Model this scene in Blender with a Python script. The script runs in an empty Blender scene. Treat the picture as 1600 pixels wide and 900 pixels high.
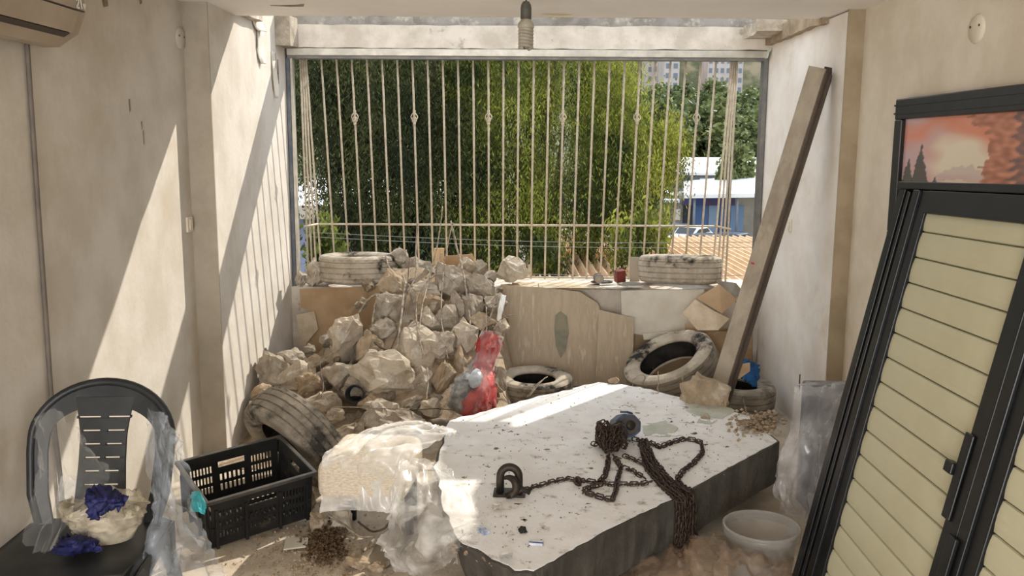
import bpy, bmesh, math, random
import numpy as np
from mathutils import Vector, Matrix, noise
random.seed(7); rng = np.random.default_rng(7)
sc = bpy.context.scene
col = sc.collection
# ------------------------------------------------------------------ camera, sky, sun, exposure
F = 1400.0; PITCH = math.atan(220/F); ROLL = math.radians(0.35); EYE = Vector((0, 0, 1.7))
FW = Vector((0, math.cos(PITCH), -math.sin(PITCH))); RT = Vector((1, 0, 0)); UP = Vector((0, math.sin(PITCH), math.cos(PITCH)))
cam = bpy.data.objects.new('camera', bpy.data.cameras.new('camera'))
cx = RT*math.cos(ROLL)+UP*math.sin(ROLL); cy = -RT*math.sin(ROLL)+UP*math.cos(ROLL); cz = -FW
cam.matrix_world = Matrix(((cx.x, cy.x, cz.x, EYE.x), (cx.y, cy.y, cz.y, EYE.y), (cx.z, cy.z, cz.z, EYE.z), (0, 0, 0, 1)))
cam.data.sensor_width = 36; cam.data.lens = F/1600*36; cam.data.clip_start = 0.05; cam.data.clip_end = 2000
col.objects.link(cam); sc.camera = cam
w = bpy.data.worlds.new('sky'); sc.world = w; w.use_nodes = True
bg = w.node_tree.nodes['Background']; bg.inputs[0].default_value = (0.86, 0.93, 1.0, 1); bg.inputs[1].default_value = 1.5
SUN = Vector((-0.815, -1.0, -0.955)).normalized()
sun = bpy.data.objects.new('sun', bpy.data.lights.new('sun', 'SUN')); col.objects.link(sun)
sun.data.energy = 4.5; sun.data.color = (1.0, 0.93, 0.82); sun.data.angle = math.radians(0.55)
sun.rotation_euler = SUN.to_track_quat('-Z', 'Y').to_euler()
# fill lamp added behind the camera to brighten the room; source unseen
ar = bpy.data.objects.new('shopfront_daylight', bpy.data.lights.new('shopfront_daylight', 'AREA')); col.objects.link(ar)
ar.data.shape = 'RECTANGLE'; ar.data.size = 1.7; ar.data.size_y = 2.2; ar.data.energy = 165; ar.data.color = (1.0, 0.98, 0.96)
ar.location = (-0.8, -2.95, 1.2); ar.rotation_euler = (math.radians(90), 0, math.radians(-14))
sc.view_settings.view_transform = 'Standard'; sc.view_settings.look = 'None'
sc.view_settings.exposure = 0.15; sc.view_settings.gamma = 1.0; sc.view_settings.use_curve_mapping = False

# ------------------------------------------------------------------ helpers
def ray(px, py):
    x = (px-800)/F; y = -(py-450)/F; c, s = math.cos(ROLL), math.sin(ROLL)
    return FW + RT*(x*c-y*s) + UP*(x*s+y*c)
def atz(px, py, z): d = ray(px, py); return EYE + d*((z-EYE.z)/d.z)
def aty(px, py, y): d = ray(px, py); return EYE + d*(y/d.y)
def atx(px, py, x): d = ray(px, py); return EYE + d*(x/d.x)

def tag(o, label=None, cat=None, group=None, kind=None):
    if label: o['label'] = label
    if cat: o['category'] = cat
    if group: o['group'] = group
    if kind: o['kind'] = kind
    return o
def empty(name, loc=(0, 0, 0), label=None, cat=None, group=None):
    o = bpy.data.objects.new(name, None); o.location = loc; o.empty_display_size = 0.05; col.objects.link(o)
    return tag(o, label, cat, group)

class MB:
    def __init__(s): s.v = []; s.f = []
    def add(s, vs, fs):
        b = len(s.v); s.v += [tuple(v) for v in vs]; s.f += [tuple(i+b for i in f) for f in fs]; return s
    def box(s, x0, x1, y0, y1, z0, z1, M=None):
        vs = [Vector((x, y, z)) for z in (z0, z1) for y in (y0, y1) for x in (x0, x1)]
        if M: vs = [M @ v for v in vs]
        return s.add(vs, [(0, 2, 3, 1), (4, 5, 7, 6), (0, 1, 5, 4), (2, 6, 7, 3), (0, 4, 6, 2), (1, 3, 7, 5)])
    def tube(s, pts, r, n=8, cap=True, closed=False):
        pts = [Vector(p) for p in pts]; m = len(pts); rs = r if isinstance(r, (list, tuple)) else [r]*m
        ref = None; rings = []
        for i, p in enumerate(pts):
            a = pts[(i-1) % m] if (closed or i) else p; b = pts[(i+1) % m] if (closed or i < m-1) else p
            t = (b-a).normalized() if (b-a).length > 1e-9 else Vector((0, 0, 1))
            if ref is None: ref = t.orthogonal().normalized()
            ref = (ref-t*ref.dot(t)); ref = ref.normalized() if ref.length > 1e-6 else t.orthogonal().normalized()
            q = t.cross(ref)
            rings.append([p+(ref*math.cos(2*math.pi*k/n)+q*math.sin(2*math.pi*k/n))*rs[i] for k in range(n)])
        vs = [v for rg in rings for v in rg]; fs = []
        for i in range(m if closed else m-1):
            j = (i+1) % m
            for k in range(n): fs.append((i*n+k, i*n+(k+1) % n, j*n+(k+1) % n, j*n+k))
        if cap and not closed: fs.append(tuple(range(n))[::-1]); fs.append(tuple((m-1)*n+k for k in range(n)))
        return s.add(vs, fs)
    def lathe(s, prof, n=32, closed=False, M=None, cap=False):
        m = len(prof); vs = []
        for i in range(n):
            a = 2*math.pi*i/n
            for (r, z) in prof: vs.append(Vector((r*math.cos(a), r*math.sin(a), z)))
        if M: vs = [M @ v for v in vs]
        fs = []
        for i in range(n):
            j = (i+1) % n
            for k in range(m if closed else m-1): fs.append((i*m+k, j*m+k, j*m+(k+1) % m, i*m+(k+1) % m))
        if cap: fs.append(tuple(i*m+m-1 for i in range(n))); fs.append(tuple(i*m for i in range(n))[::-1])
        return s.add(vs, fs)
    def prism(s, poly, off):
        n = len(poly); off = Vector(off); vs = [Vector(p) for p in poly]+[Vector(p)+off for p in poly]
        return s.add(vs, [tuple(range(n))[::-1], tuple(range(n, 2*n))]+[(i, (i+1) % n, n+(i+1) % n, n+i) for i in range(n)])
    def build(s, name, mat, parent=None, smooth=False, fix=True):
        me = bpy.data.meshes.new(name); me.from_pydata(s.v, [], s.f)
        if fix:
            bm = bmesh.new(); bm.from_mesh(me); bmesh.ops.recalc_face_normals(bm, faces=bm.faces); bm.to_mesh(me); bm.free()
        if smooth: me.polygons.foreach_set('use_smooth', [True]*len(me.polygons))
        me.materials.append(mat); me.update()
        o = bpy.data.objects.new(name, me); col.objects.link(o)
        if parent: o.parent = parent
        return o
def struct(o, name=None): o['kind'] = 'structure'; return o
def bev(o, w=0.004, seg=2, angle=40):
    m = o.modifiers.new('bevel', 'BEVEL'); m.width = w; m.segments = seg; m.limit_method = 'ANGLE'; m.angle_limit = math.radians(angle); return o
def copy_obj(o, parent=None):
    c = o.copy(); col.objects.link(c); c.parent = parent; return c
def copy_tree(o, parent=None):
    c = copy_obj(o, parent)
    for ch in list(o.children): copy_tree(ch, c)
    return c
def frame(o, x, y, z): # rotation with given axes
    return Matrix(((x[0], y[0], z[0], o[0]), (x[1], y[1], z[1], o[1]), (x[2], y[2], z[2], o[2]), (0, 0, 0, 1)))
def axis_frame(o, z, hint=(0, 0, 1)):
    z = Vector(z).normalized(); h = Vector(hint)
    if abs(z.dot(h.normalized())) > 0.98: h = Vector((1, 0, 0))
    x = h.cross(z).normalized(); return frame(Vector(o), x, z.cross(x), z)

def catmull(pts, n):
    pts = [Vector(p) for p in pts]; out = []; m = len(pts)
    for i in range(n):
        t = i/(n-1)*(m-1); k = min(int(t), m-2); u = t-k
        p0 = pts[max(k-1, 0)]; p1 = pts[k]; p2 = pts[k+1]; p3 = pts[min(k+2, m-1)]
        out.append(0.5*((2*p1)+(p2-p0)*u+(2*p0-5*p1+4*p2-p3)*u*u+(3*p1-p0-3*p2+p3)*u*u*u))
    return out
def sheet(name, net, mat, parent=None, nu=34, nv=34, amp=0.02, freq=5.0, seed=0, stretch=(1, 1), edge=0.0, thick=0):
    """crumpled film or cloth through a net of control points"""
    rows = [catmull(r, nu) for r in net]
    cols = [catmull([r[i] for r in rows], nv) for i in range(nu)]
    P = [[cols[i][j] for i in range(nu)] for j in range(nv)]
    vs = []
    for j in range(nv):
        for i in range(nu):
            du = P[j][min(i+1, nu-1)]-P[j][max(i-1, 0)]; dv = P[min(j+1, nv-1)][i]-P[max(j-1, 0)][i]
            n = du.cross(dv); n = n.normalized() if n.length > 1e-9 else Vector((0, 0, 1))
            u = i/(nu-1)*freq*stretch[0]; v = j/(nv-1)*freq*stretch[1]
            q = Vector((u+seed*7.3, v+seed*3.1, seed*1.7))
            wv = Vector((noise.noise(q*0.8), noise.noise(q*0.8+Vector((9, 3, 5))), 0))*1.2
            d = (1-abs(noise.noise(q+wv))*2.6) + 0.45*(1-abs(noise.noise(q*2.3+wv*2))*2.6)
            p = P[j][i]+n*amp*(d-0.6)
            if edge and (i in (0, nu-1) or j in (0, nv-1)):
                p = p + Vector((noise.noise(q*9), noise.noise(q*9+Vector((4, 4, 4))), noise.noise(q*9+Vector((8, 1, 2)))))*edge
            vs.append(p)
    m = MB().add(vs, [(j*nu+i, j*nu+i+1, (j+1)*nu+i+1, (j+1)*nu+i) for j in range(nv-1) for i in range(nu-1)])
    o = m.build(name, mat, parent, smooth=True, fix=False)
    if thick:
        md = o.modifiers.new('solid', 'SOLIDIFY'); md.thickness = thick
    return o
def holes_plate(name, outer, holes, thick, mat, parent, mapf=None):
    """flat plate with holes; outlines in 2D, extruded by thick, then mapped"""
    bm = bmesh.new()
    def loop(pts):
        vs = [bm.verts.new((p[0], p[1], 0)) for p in pts]
        return [bm.edges.new((vs[i], vs[(i+1) % len(vs)])) for i in range(len(vs))]
    es = loop(outer)
    for h in holes: es += loop(h)
    bmesh.ops.triangle_fill(bm, use_beauty=True, use_dissolve=False, edges=es, normal=(0, 0, 1))
    r = bmesh.ops.extrude_face_region(bm, geom=bm.faces[:])
    for v in [g for g in r['geom'] if isinstance(g, bmesh.types.BMVert)]: v.co.z += thick
    if mapf:
        for v in bm.verts: v.co = mapf(v.co)
    bmesh.ops.recalc_face_normals(bm, faces=bm.faces)
    me = bpy.data.meshes.new(name); bm.to_mesh(me); bm.free(); me.materials.append(mat)
    o = bpy.data.objects.new(name, me); col.objects.link(o)
    if parent: o.parent = parent
    return o

# ------------------------------------------------------------------ materials
MATS = {}
def srgb(c): return tuple(((x/255+0.055)/1.055)**2.4 if x/255 > 0.04045 else x/255/12.92 for x in c)
def mat(name, c1, c2=None, rough=0.8, scale=6.0, metal=0.0, bump=0.0, bscale=40.0, stretch=(1, 1, 1), c3=None, scale3=2.0, lo=0.4, hi=0.62, alpha=None, spec=0.4, island=0.0, lo3=0.55, hi3=0.68, transl=None):
    if name in MATS: return MATS[name]
    m = bpy.data.materials.new(name); m.use_nodes = True; nt = m.node_tree; N = nt.nodes; L = nt.links
    b = N['Principled BSDF']; b.inputs['Roughness'].default_value = rough; b.inputs['Metallic'].default_value = metal
    b.inputs['Specular IOR Level'].default_value = spec
    tc = N.new('ShaderNodeTexCoord'); mp = N.new('ShaderNodeMapping'); mp.inputs['Scale'].default_value = stretch
    L.new(tc.outputs['Object'], mp.inputs['Vector'])
    def nz(sc_, det=6, rg=0.6):
        n = N.new('ShaderNodeTexNoise'); n.inputs['Scale'].default_value = sc_; n.inputs['Detail'].default_value = det; n.inputs['Roughness'].default_value = rg
        L.new(mp.outputs[0], n.inputs['Vector']); return n
    def mixc(fac, a, bb):
        x = N.new('ShaderNodeMix'); x.data_type = 'RGBA'
        if hasattr(fac, 'is_linked'): L.new(fac, x.inputs['Factor'])
        else: x.inputs['Factor'].default_value = fac
        for k, q in ((6, a), (7, bb)):
            if hasattr(q, 'is_linked'): L.new(q, x.inputs[k])
            else: x.inputs[k].default_value = (*srgb(q), 1)
        return x.outputs[2]
    def ramp(o, lo, hi):
        r = N.new('ShaderNodeMapRange'); r.inputs['From Min'].default_value = lo; r.inputs['From Max'].default_value = hi
        L.new(o, r.inputs['Value']); return r.outputs[0]
    cur = c1
    if c2 is not None: cur = mixc(ramp(nz(scale).outputs['Fac'], lo, hi), c1, c2)
    if c3 is not None: cur = mixc(ramp(nz(scale3, 8, 0.65).outputs['Fac'], lo3, hi3), cur, c3)
    if island:
        g = N.new('ShaderNodeNewGeometry'); h = N.new('ShaderNodeHueSaturation')
        r = N.new('ShaderNodeMapRange'); r.inputs['To Min'].default_value = 1-island; r.inputs['To Max'].default_value = 1+island
        L.new(g.outputs['Random Per Island'], r.inputs['Value']); L.new(r.outputs[0], h.inputs['Value'])
        if hasattr(cur, 'is_linked'): L.new(cur, h.inputs['Color'])
        else: h.inputs['Color'].default_value = (*srgb(cur), 1)
        cur = h.outputs[0]
    if hasattr(cur, 'is_linked'): L.new(cur, b.inputs['Base Color'])
    else: b.inputs['Base Color'].default_value = (*srgb(cur), 1)
    if bump:
        n = nz(bscale, 8, 0.65); bp = N.new('ShaderNodeBump'); bp.inputs['Strength'].default_value = bump; bp.inputs['Distance'].default_value = 0.01
        L.new(n.outputs['Fac'], bp.inputs['Height']); L.new(bp.outputs[0], b.inputs['Normal'])
    if transl:
        t = N.new('ShaderNodeBsdfTranslucent'); mx = N.new('ShaderNodeMixShader'); mx.inputs[0].default_value = transl
        if hasattr(cur, 'is_linked'): L.new(cur, t.inputs[0])
        else: t.inputs[0].default_value = (*srgb(cur), 1)
        L.new(b.outputs[0], mx.inputs[1]); L.new(t.outputs[0], mx.inputs[2]); L.new(mx.outputs[0], N['Material Output'].inputs[0])
    if alpha is not None: b.inputs['Alpha'].default_value = alpha
    MATS[name] = m; return m
def film(name, c, opac=0.3, rough=0.18, var=0.25, scale=9):
    m = bpy.data.materials.new(name); m.use_nodes = True; nt = m.node_tree; N = nt.nodes; L = nt.links
    b = N['Principled BSDF']; b.inputs['Base Color'].default_value = (*srgb(c), 1); b.inputs['Roughness'].default_value = rough; b.inputs['Specular IOR Level'].default_value = 0.7
    t = N.new('ShaderNodeBsdfTransparent'); t.inputs[0].default_value = (0.97, 0.97, 0.96, 1); mx = N.new('ShaderNodeMixShader')
    tc = N.new('ShaderNodeTexCoord'); n = N.new('ShaderNodeTexNoise'); n.inputs['Scale'].default_value = scale; n.inputs['Detail'].default_value = 5
    L.new(tc.outputs['Object'], n.inputs['Vector'])
    r = N.new('ShaderNodeMapRange'); r.inputs['From Min'].default_value = 0.35; r.inputs['From Max'].default_value = 0.7
    r.inputs['To Min'].default_value = max(opac-var, 0.06); r.inputs['To Max'].default_value = opac+var
    L.new(n.outputs['Fac'], r.inputs['Value'])
    lw = N.new('ShaderNodeLayerWeight'); lw.inputs[0].default_value = 0.35
    ad = N.new('ShaderNodeMath'); ad.operation = 'ADD'; ad.use_clamp = True
    ml = N.new('ShaderNodeMath'); ml.operation = 'MULTIPLY'; ml.inputs[1].default_value = 0.16; L.new(lw.outputs['Facing'], ml.inputs[0])
    L.new(r.outputs[0], ad.inputs[0]); L.new(ml.outputs[0], ad.inputs[1]); L.new(ad.outputs[0], mx.inputs[0])
    L.new(t.outputs[0], mx.inputs[1]); L.new(b.outputs[0], mx.inputs[2]); L.new(mx.outputs[0], N['Material Output'].inputs[0])
    return m
M_wall = mat('plaster', (210, 203, 193), (194, 186, 173), 0.9, 3.0, bump=0.25, bscale=14, c3=(190, 175, 150), scale3=1.6, lo3=0.55, hi3=0.75)
M_wall_r = mat('plaster_right', (234, 225, 209), (220, 209, 190), 0.9, 3.4, bump=0.2, bscale=16, c3=(214, 198, 170), scale3=1.3, lo3=0.55, hi3=0.8)  # lighter plaster copy: bounce from the sunlit left wall put into the colour
M_wallfar = mat('plaster_alcove', (214, 207, 197), (200, 192, 180), 0.9, 4.0, bump=0.3, bscale=22, c3=(204, 190, 168), scale3=2.5, lo3=0.6, hi3=0.75)
M_pil = mat('pilaster_shaded', (176, 167, 152), (164, 154, 139), 0.9, 5.0, bump=0.15, bscale=30)  # near face of the left pilaster, its shade put into a darker tone
M_ceil = mat('ceiling_paint', (246, 241, 235), (240, 233, 226), 0.9, 2.0, bump=0.08, bscale=20)
M_floor = mat('dusty_floor', (206, 194, 176), (180, 165, 145), 0.9, 5.0, bump=0.5, bscale=45, c3=(128, 104, 78), scale3=7.0, lo3=0.57, hi3=0.72)
M_conc = mat('broken_concrete', (200, 187, 168), (170, 155, 135), 0.95, 9.0, bump=1.0, bscale=45, c3=(220, 213, 201), scale3=5.0)
M_conc2 = mat('grey_concrete', (180, 168, 151), (146, 134, 118), 0.95, 11.0, bump=1.0, bscale=45, c3=(208, 200, 187), scale3=4.0)
M_conc3 = mat('brown_concrete', (178, 158, 132), (146, 127, 104), 0.95, 10.0, bump=1.0, bscale=45, c3=(208, 197, 178), scale3=5.0)
M_lint = mat('lintel_plaster', (222, 210, 196), (196, 184, 168), 0.95, 5, bump=0.5, bscale=30, c3=(150, 138, 122), scale3=6, lo3=0.6, hi3=0.7)
M_rough = mat('rough_lintel', (150, 144, 136), (126, 120, 112), 0.95, 8, bump=0.8, bscale=40, c3=(190, 180, 165), scale3=9)
M_alu = mat('dusty_aluminium', (178, 172, 160), (205, 198, 184), 0.45, 8, metal=0.5)
M_frame = mat('grey_frame', (112, 112, 112), (134, 130, 122), 0.5, 10, metal=0.4)
M_bar = mat('cream_bar_paint', (206, 194, 174), (186, 170, 146), 0.6, 30, bump=0.2, bscale=90)
M_black = mat('black_plastic', (30, 30, 32), (42, 41, 40), 0.45, 12, bump=0.05)
M_chair = mat('chair_plastic', (34, 36, 38), (46, 47, 47), 0.42, 9, c3=(92, 84, 72), scale3=5, lo3=0.64, hi3=0.85)
M_crate = mat('crate_plastic', (27, 28, 29), (40, 39, 38), 0.5, 12, c3=(84, 78, 68), scale3=7, lo3=0.62, hi3=0.8)
M_tyre_d = mat('dusty_rubber', (186, 175, 158), (158, 146, 128), 0.95, 8, bump=0.4, bscale=50, c3=(40, 38, 36), scale3=3.4, lo3=0.55, hi3=0.62)
M_tyre_m = mat('worn_rubber', (132, 124, 111), (160, 150, 135), 0.95, 7, bump=0.4, bscale=50, c3=(58, 55, 51), scale3=5.0, lo3=0.52, hi3=0.66)
M_tyre_i = mat('tyre_inside', (34, 32, 30), (56, 52, 48), 0.9, 9)
M_card = mat('cardboard', (188, 172, 150), (174, 156, 133), 0.95, 5, stretch=(5, 5, 0.7), bump=0.2, bscale=20, c3=(206, 192, 170), scale3=5, lo3=0.55, hi3=0.68)
M_card2 = mat('plain_cardboard', (182, 154, 122), (166, 138, 106), 0.95, 5, bump=0.1, c3=(200, 180, 150), scale3=6, lo3=0.6, hi3=0.75)
M_cardp = mat('dusty_cardboard', (206, 190, 166), (186, 166, 138), 0.95, 9, bump=0.4, bscale=60)
M_white = mat('white_panel', (216, 210, 196), (202, 194, 178), 0.7, 5)
M_slabp = mat('slab_paint', (246, 245, 243), (236, 233, 229), 0.85, 5, bump=0.35, bscale=55, c3=(158, 142, 124), scale3=16, lo3=0.57, hi3=0.72)
M_slabs = mat('slab_side', (88, 83, 76), (70, 66, 60), 0.95, 8, bump=0.6, bscale=50)
M_green = mat('pale_green_plaster', (186, 192, 178), (206, 206, 196), 0.9, 14, bump=0.4)
M_chain = mat('rusty_chain', (84, 68, 58), (56, 48, 44), 0.6, 60, metal=0.5, bump=0.3, c3=(106, 78, 58), scale3=40)
M_iron = mat('dark_iron', (52, 48, 44), (70, 62, 54), 0.55, 20, metal=0.6, bump=0.2)
M_hoist = mat('blue_grey_hoist', (92, 106, 130), (74, 84, 104), 0.45, 14, metal=0.1, c3=(92, 76, 62), scale3=14, lo3=.62, hi3=.75)
M_wire = mat('dusty_wire', (176, 164, 146), (128, 114, 98), 0.7, 40, metal=0.2)
M_wired = mat('dark_wire', (104, 90, 76), (80, 68, 58), 0.7, 40, metal=0.3)
M_wood = mat('raw_wood', (222, 190, 148), (205, 168, 122), 0.8, 6, stretch=(12, 12, 0.8))
M_red = mat('red_cloth', (188, 62, 56), (150, 40, 40), 0.7, 14, bump=0.6, c3=(222, 150, 140), scale3=9, lo3=0.54, hi3=0.68)
M_redbox = mat('red_brown_box', (122, 52, 44), (100, 40, 36), 0.6, 12)
M_glove = mat('blue_glove', (34, 38, 92), (24, 27, 70), 0.6, 20, bump=0.3)
M_blue = mat('blue_cloth', (30, 92, 150), (22, 70, 120), 0.7, 15)
M_teal = mat('teal_bag', (40, 170, 186), (96, 200, 214), 0.5, 8)
M_shut = mat('black_aluminium', (14, 15, 17), (22, 23, 24), 0.34, 14, spec=0.3)
M_shutg = mat('grey_channel', (50, 52, 52), (40, 41, 42), 0.45, 12, metal=0.3)
M_slat = mat('cream_slat', (193, 190, 162), (187, 183, 154), 0.45, 4)
M_picf = mat('picture_frame', (26, 25, 26), (38, 36, 36), 0.35, 14)
M_acw = mat('ac_plastic', (170, 156, 138), (158, 144, 126), 0.5, 4)
M_acd = mat('ac_gap', (70, 60, 54), None, 0.7)
M_cover = mat('cover_plastic', (232, 222, 204), (220, 210, 190), 0.6, 10)
M_cable = mat('cable_grey', (112, 102, 92), (96, 88, 80), 0.6, 10)
M_bulb = mat('dusty_bulb', (176, 168, 152), (158, 150, 134), 0.35, 20)
M_sock = mat('bulb_socket', (92, 88, 80), (78, 74, 68), 0.6, 20)
M_silver = mat('silver_print', (235, 235, 230), None, 0.3, metal=0.3)
M_packet = mat('blue_packet', (112, 132, 170), (216, 222, 230), 0.4, 40)
M_film = film('clear_film', (238, 238, 236), 0.055, 0.10, 0.05)
M_filmd = film('wrap_film', (226, 226, 230), 0.32, 0.08, 0.28, 6)
M_filmw = film('milky_film', (246, 244, 240), 0.30, 0.16, 0.22)
M_filmb = film('brown_film', (180, 150, 124), 0.22, 0.25, 0.16)
M_bucket = film('bucket_plastic', (184, 180, 174), 0.34, 0.25, 0.06)

# ------------------------------------------------------------------ the room
XL, XR = -1.71, 1.86          # near walls
AL, AR = -1.58, 1.77          # alcove walls by the window
YP_L, YP_R, YC, YW = 4.78, 4.90, 5.27, 6.38
ZC = 2.43
def rough_edge(n, a, b, amp, sd):
    return [a+(b-a)*i/n + noise.noise(Vector((i*0.37+sd, sd, 1)))*amp*2 for i in range(n+1)]
struct(MB().box(-2.1, 2.25, -3.0, 6.9, -0.2, 0.0).build('floor', M_floor))
m = MB(); m.box(-2.1, XL, -3, YP_L, 0, ZC)
wl = struct(m.build('wall_left', M_wall))
m = MB(); m.box(XR, 2.25, -3, YP_R, 0, ZC)
wr = struct(m.build('wall_right', M_wall_r))
m = MB(); m.box(-2.1, AL, YP_L+0.012, 6.47, 0, 2.74)
wl2 = struct(m.build('wall_left_alcove', M_wallfar))
m = MB(); m.box(AR, 2.25, YP_R+0.012, 6.47, 0, 2.42)
wr2 = struct(m.build('wall_right_alcove', mat('plaster_right_alcove', (242, 236, 228), (232, 224, 213), .9, 4.0, bump=.3, bscale=22, c3=(216, 202, 182), scale3=2.5, lo3=.6, hi3=.78)))  # brighter light on the right alcove put into a lighter plaster copy
struct(MB().box(-2.1, AL, YP_L, YP_L+0.012, 0, ZC).build('trim_1', M_pil))
struct(MB().box(AR, 2.25, YP_R, YP_R+0.012, 0, ZC).build('trim_2', mat('pilaster_brown', (176, 160, 134), (160, 144, 118), 0.9, 5)))
# ceiling with the broken front edge
n = 60; xs = [-2.1+4.35*i/n for i in range(n+1)]
edge = [YC+noise.noise(Vector((x*3.1, 2, 0)))*0.03+noise.noise(Vector((x*11, 5, 0)))*0.012 for x in xs]
vs = []
for x, e in zip(xs, edge): vs += [(x, -3, ZC), (x, e, ZC), (x, e+0.03+0.02*noise.noise(Vector((x*9, 0, 3))), ZC+0.16), (x, -3, ZC+0.16)]
fs = []
for i in range(n):
    a, b = 4*i, 4*i+4; fs += [(a, a+1, b+1, b), (a+1, a+2, b+2, b+1), (a+2, a+3, b+3, b+2), (a+3, a, b, b+3)]
fs += [(0, 3, 2, 1), (4*n, 4*n+1, 4*n+2, 4*n+3)]
ce = struct(MB().add(vs, fs).build('ceiling', M_ceil))
def flake(px, py, poly, z, parent, mt, name='paint_flake', dz=0.003):
    c = atz(px, py, z); return MB().prism([(c.x+a, c.y+b, z-0.001) for a, b in poly], (0, 0, -dz)).build(name, mt, parent)
m_dk = mat('bare_patch', (126, 112, 96), (150, 134, 114), 0.95, 14, bump=0.4)
flake(452, 8, [(-.10, .0), (.0, .03), (.07, .02), (.09, -.05), (.03, -.01), (-.05, .005)], ZC, ce, m_dk, 'bare_patch')
flake(860, 22, [(-.05, 0), (.06, .02), (.12, 0), (.02, -.02)], ZC, ce, mat('yellow_patch', (206, 190, 140)), 'bare_patch')
# lintel: plastered lower beam and rough concrete above
def lumpy_beam(name, mt, x0, x1, y0, y1, z0, z1, amp, parent=None, nx=70, sd=1):
    vs = []; fs = []
    for i in range(nx+1):
        x = x0+(x1-x0)*i/nx
        for k, (yy, zz) in enumerate(((y0, z0), (y0, (z0+z1)/2), (y0, z1), (y1, z1), (y1, z0))):
            q = Vector((x*5+sd, k*3.3, sd)); vs.append((x, yy+noise.noise(q)*amp, zz+(noise.noise(q*1.7+Vector((3, 3, 3)))*amp if k in (0, 2) else 0)))
    for i in range(nx):
        for k in range(5): fs.append((i*5+k, i*5+(k+1) % 5, i*5+5+(k+1) % 5, i*5+5+k))
    fs += [tuple(range(5)), tuple(nx*5+k for k in range(5))[::-1]]
    return MB().add(vs, fs).build(name, mt, parent)
li = struct(lumpy_beam('trim_3', M_lint, AL, AR, 6.365, 6.62, 2.372, 2.525, 0.006))
lumpy_beam('rough_concrete', M_rough, AL+.02, AR, 6.575, 6.66, 2.45, 2.612, 0.012, li, sd=4)
# leftovers of the fallen slab along both walls
lumpy_beam('slab_stub', M_conc, -.02, .02, 0, 1, 0, 1, 0).hide_render = False
bpy.data.objects.remove(bpy.data.objects['slab_stub'])
def stub(name, x0, x1, y0, y1, z0, z1, parent, mt, sd, amp=0.02, n=26):
    vs = []; fs = []
    for i in range(n+1):
        y = y0+(y1-y0)*i/n
        for k, (xx, zz) in enumerate(((x0, z0), (x1, z0), (x1, z1), (x0, z1))):
            q = Vector((y*6+sd, k*2.3, sd)); vs.append((xx+(noise.noise(q)*amp if k in (0, 3) else 0), y, zz+noise.noise(q+Vector((7, 7, 0)))*amp*.7))
    for i in range(n):
        for k in range(4): fs.append((i*4+k, i*4+(k+1) % 4, i*4+4+(k+1) % 4, i*4+4+k))
    fs += [(0, 1, 2, 3), (n*4+3, n*4+2, n*4+1, n*4)]
    return MB().add(vs, fs).build(name, mt, parent)
stub('broken_slab_edge', AR-.045, AR+.2, 5.2, 6.33, 2.40, 2.50, wr2, M_conc3, 3)
stub('broken_slab_edge', AR-.20, AR+.1, 5.95, 6.33, 2.44, 2.52, wr2, M_conc, 9, 0.03)
stub('broken_slab_edge', AL-.1, AL+.05, 4.9, 5.65, 2.44, 2.52, wl2, M_conc, 5, 0.02)
stub('broken_slab_edge', AL-.1, AL+.10, 6.12, 6.34, 2.36, 2.56, wl2, M_conc2, 8, 0.03)
# parapet under the window
pa = struct(lumpy_beam('wall_back', M_lint, AL, AR, 6.34, 6.86, 0.0, 0.70, 0.008, sd=12))
# peeled plaster on the sunlit alcove wall
def wall_flake(px, py, pts, curl, sd):
    c = atx(px, py, AL); net = [[Vector((AL+0.004+curl*t*t*(0.3+s), c.y+(a+(b-a)*s), c.z+z)) for s in (0, .5, 1)] for t, (a, b, z) in zip((0, .4, .8, 1), pts)]
    sheet('plaster_flake', net, M_wallfar, wl2, 8, 10, 0.004, 3, sd, thick=0.004)
wall_flake(408, 62, [(-.10, .05, .05), (-.12, .03, -.05), (-.10, .0, -.12), (-.06, -.02, -.15)], .02, 2)
wall_flake(425, 85, [(-.03, .05, .02), (-.03, .05, -.09), (-.01, .04, -.2), (.0, .01, -.28)], .02, 5)
wall_flake(400, 30, [(-.12, .10, .03), (-.1, .1, -.02), (-.06, .07, -.06), (-.02, .03, -.07)], .04, 7)
m = MB()
for (px, py, hgt, wd) in ((434, 112, .16, .018), (425, 118, .2, .022), (430, 95, .1, .014)):
    c = atx(px, py, AL); m.prism([(AL+.001, c.y-wd*.4, c.z+hgt*.5), (AL+.001, c.y+wd*.6, c.z+hgt*.2), (AL+.001, c.y+wd*.2, c.z-hgt*.5), (AL+.001, c.y-wd, c.z-.01)], (.004, 0, 0))
m.build('crack', m_dk, wl2)
for (px, py, hh, ww) in ((202, 165, .06, .015), (221, 196, .04, .01), (224, 215, .07, .008), (163, 2, .05, .06), (219, 0, .04, .03)):
    c = atx(px, py, XL); MB().prism([(XL+.0005, c.y-ww/2, c.z+hh*.4), (XL+.0005, c.y+ww*.4, c.z+hh*.5), (XL+.0005, c.y+ww/2, c.z-hh*.3), (XL+.0005, c.y-ww*.2, c.z-hh*.5)], (.002, 0, 0)).build('chipped_spot', mat('wall_spot', (150, 128, 100), (178, 158, 128), .95, 20) if hh > .055 and ww > .05 else m_dk, wl)
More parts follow.
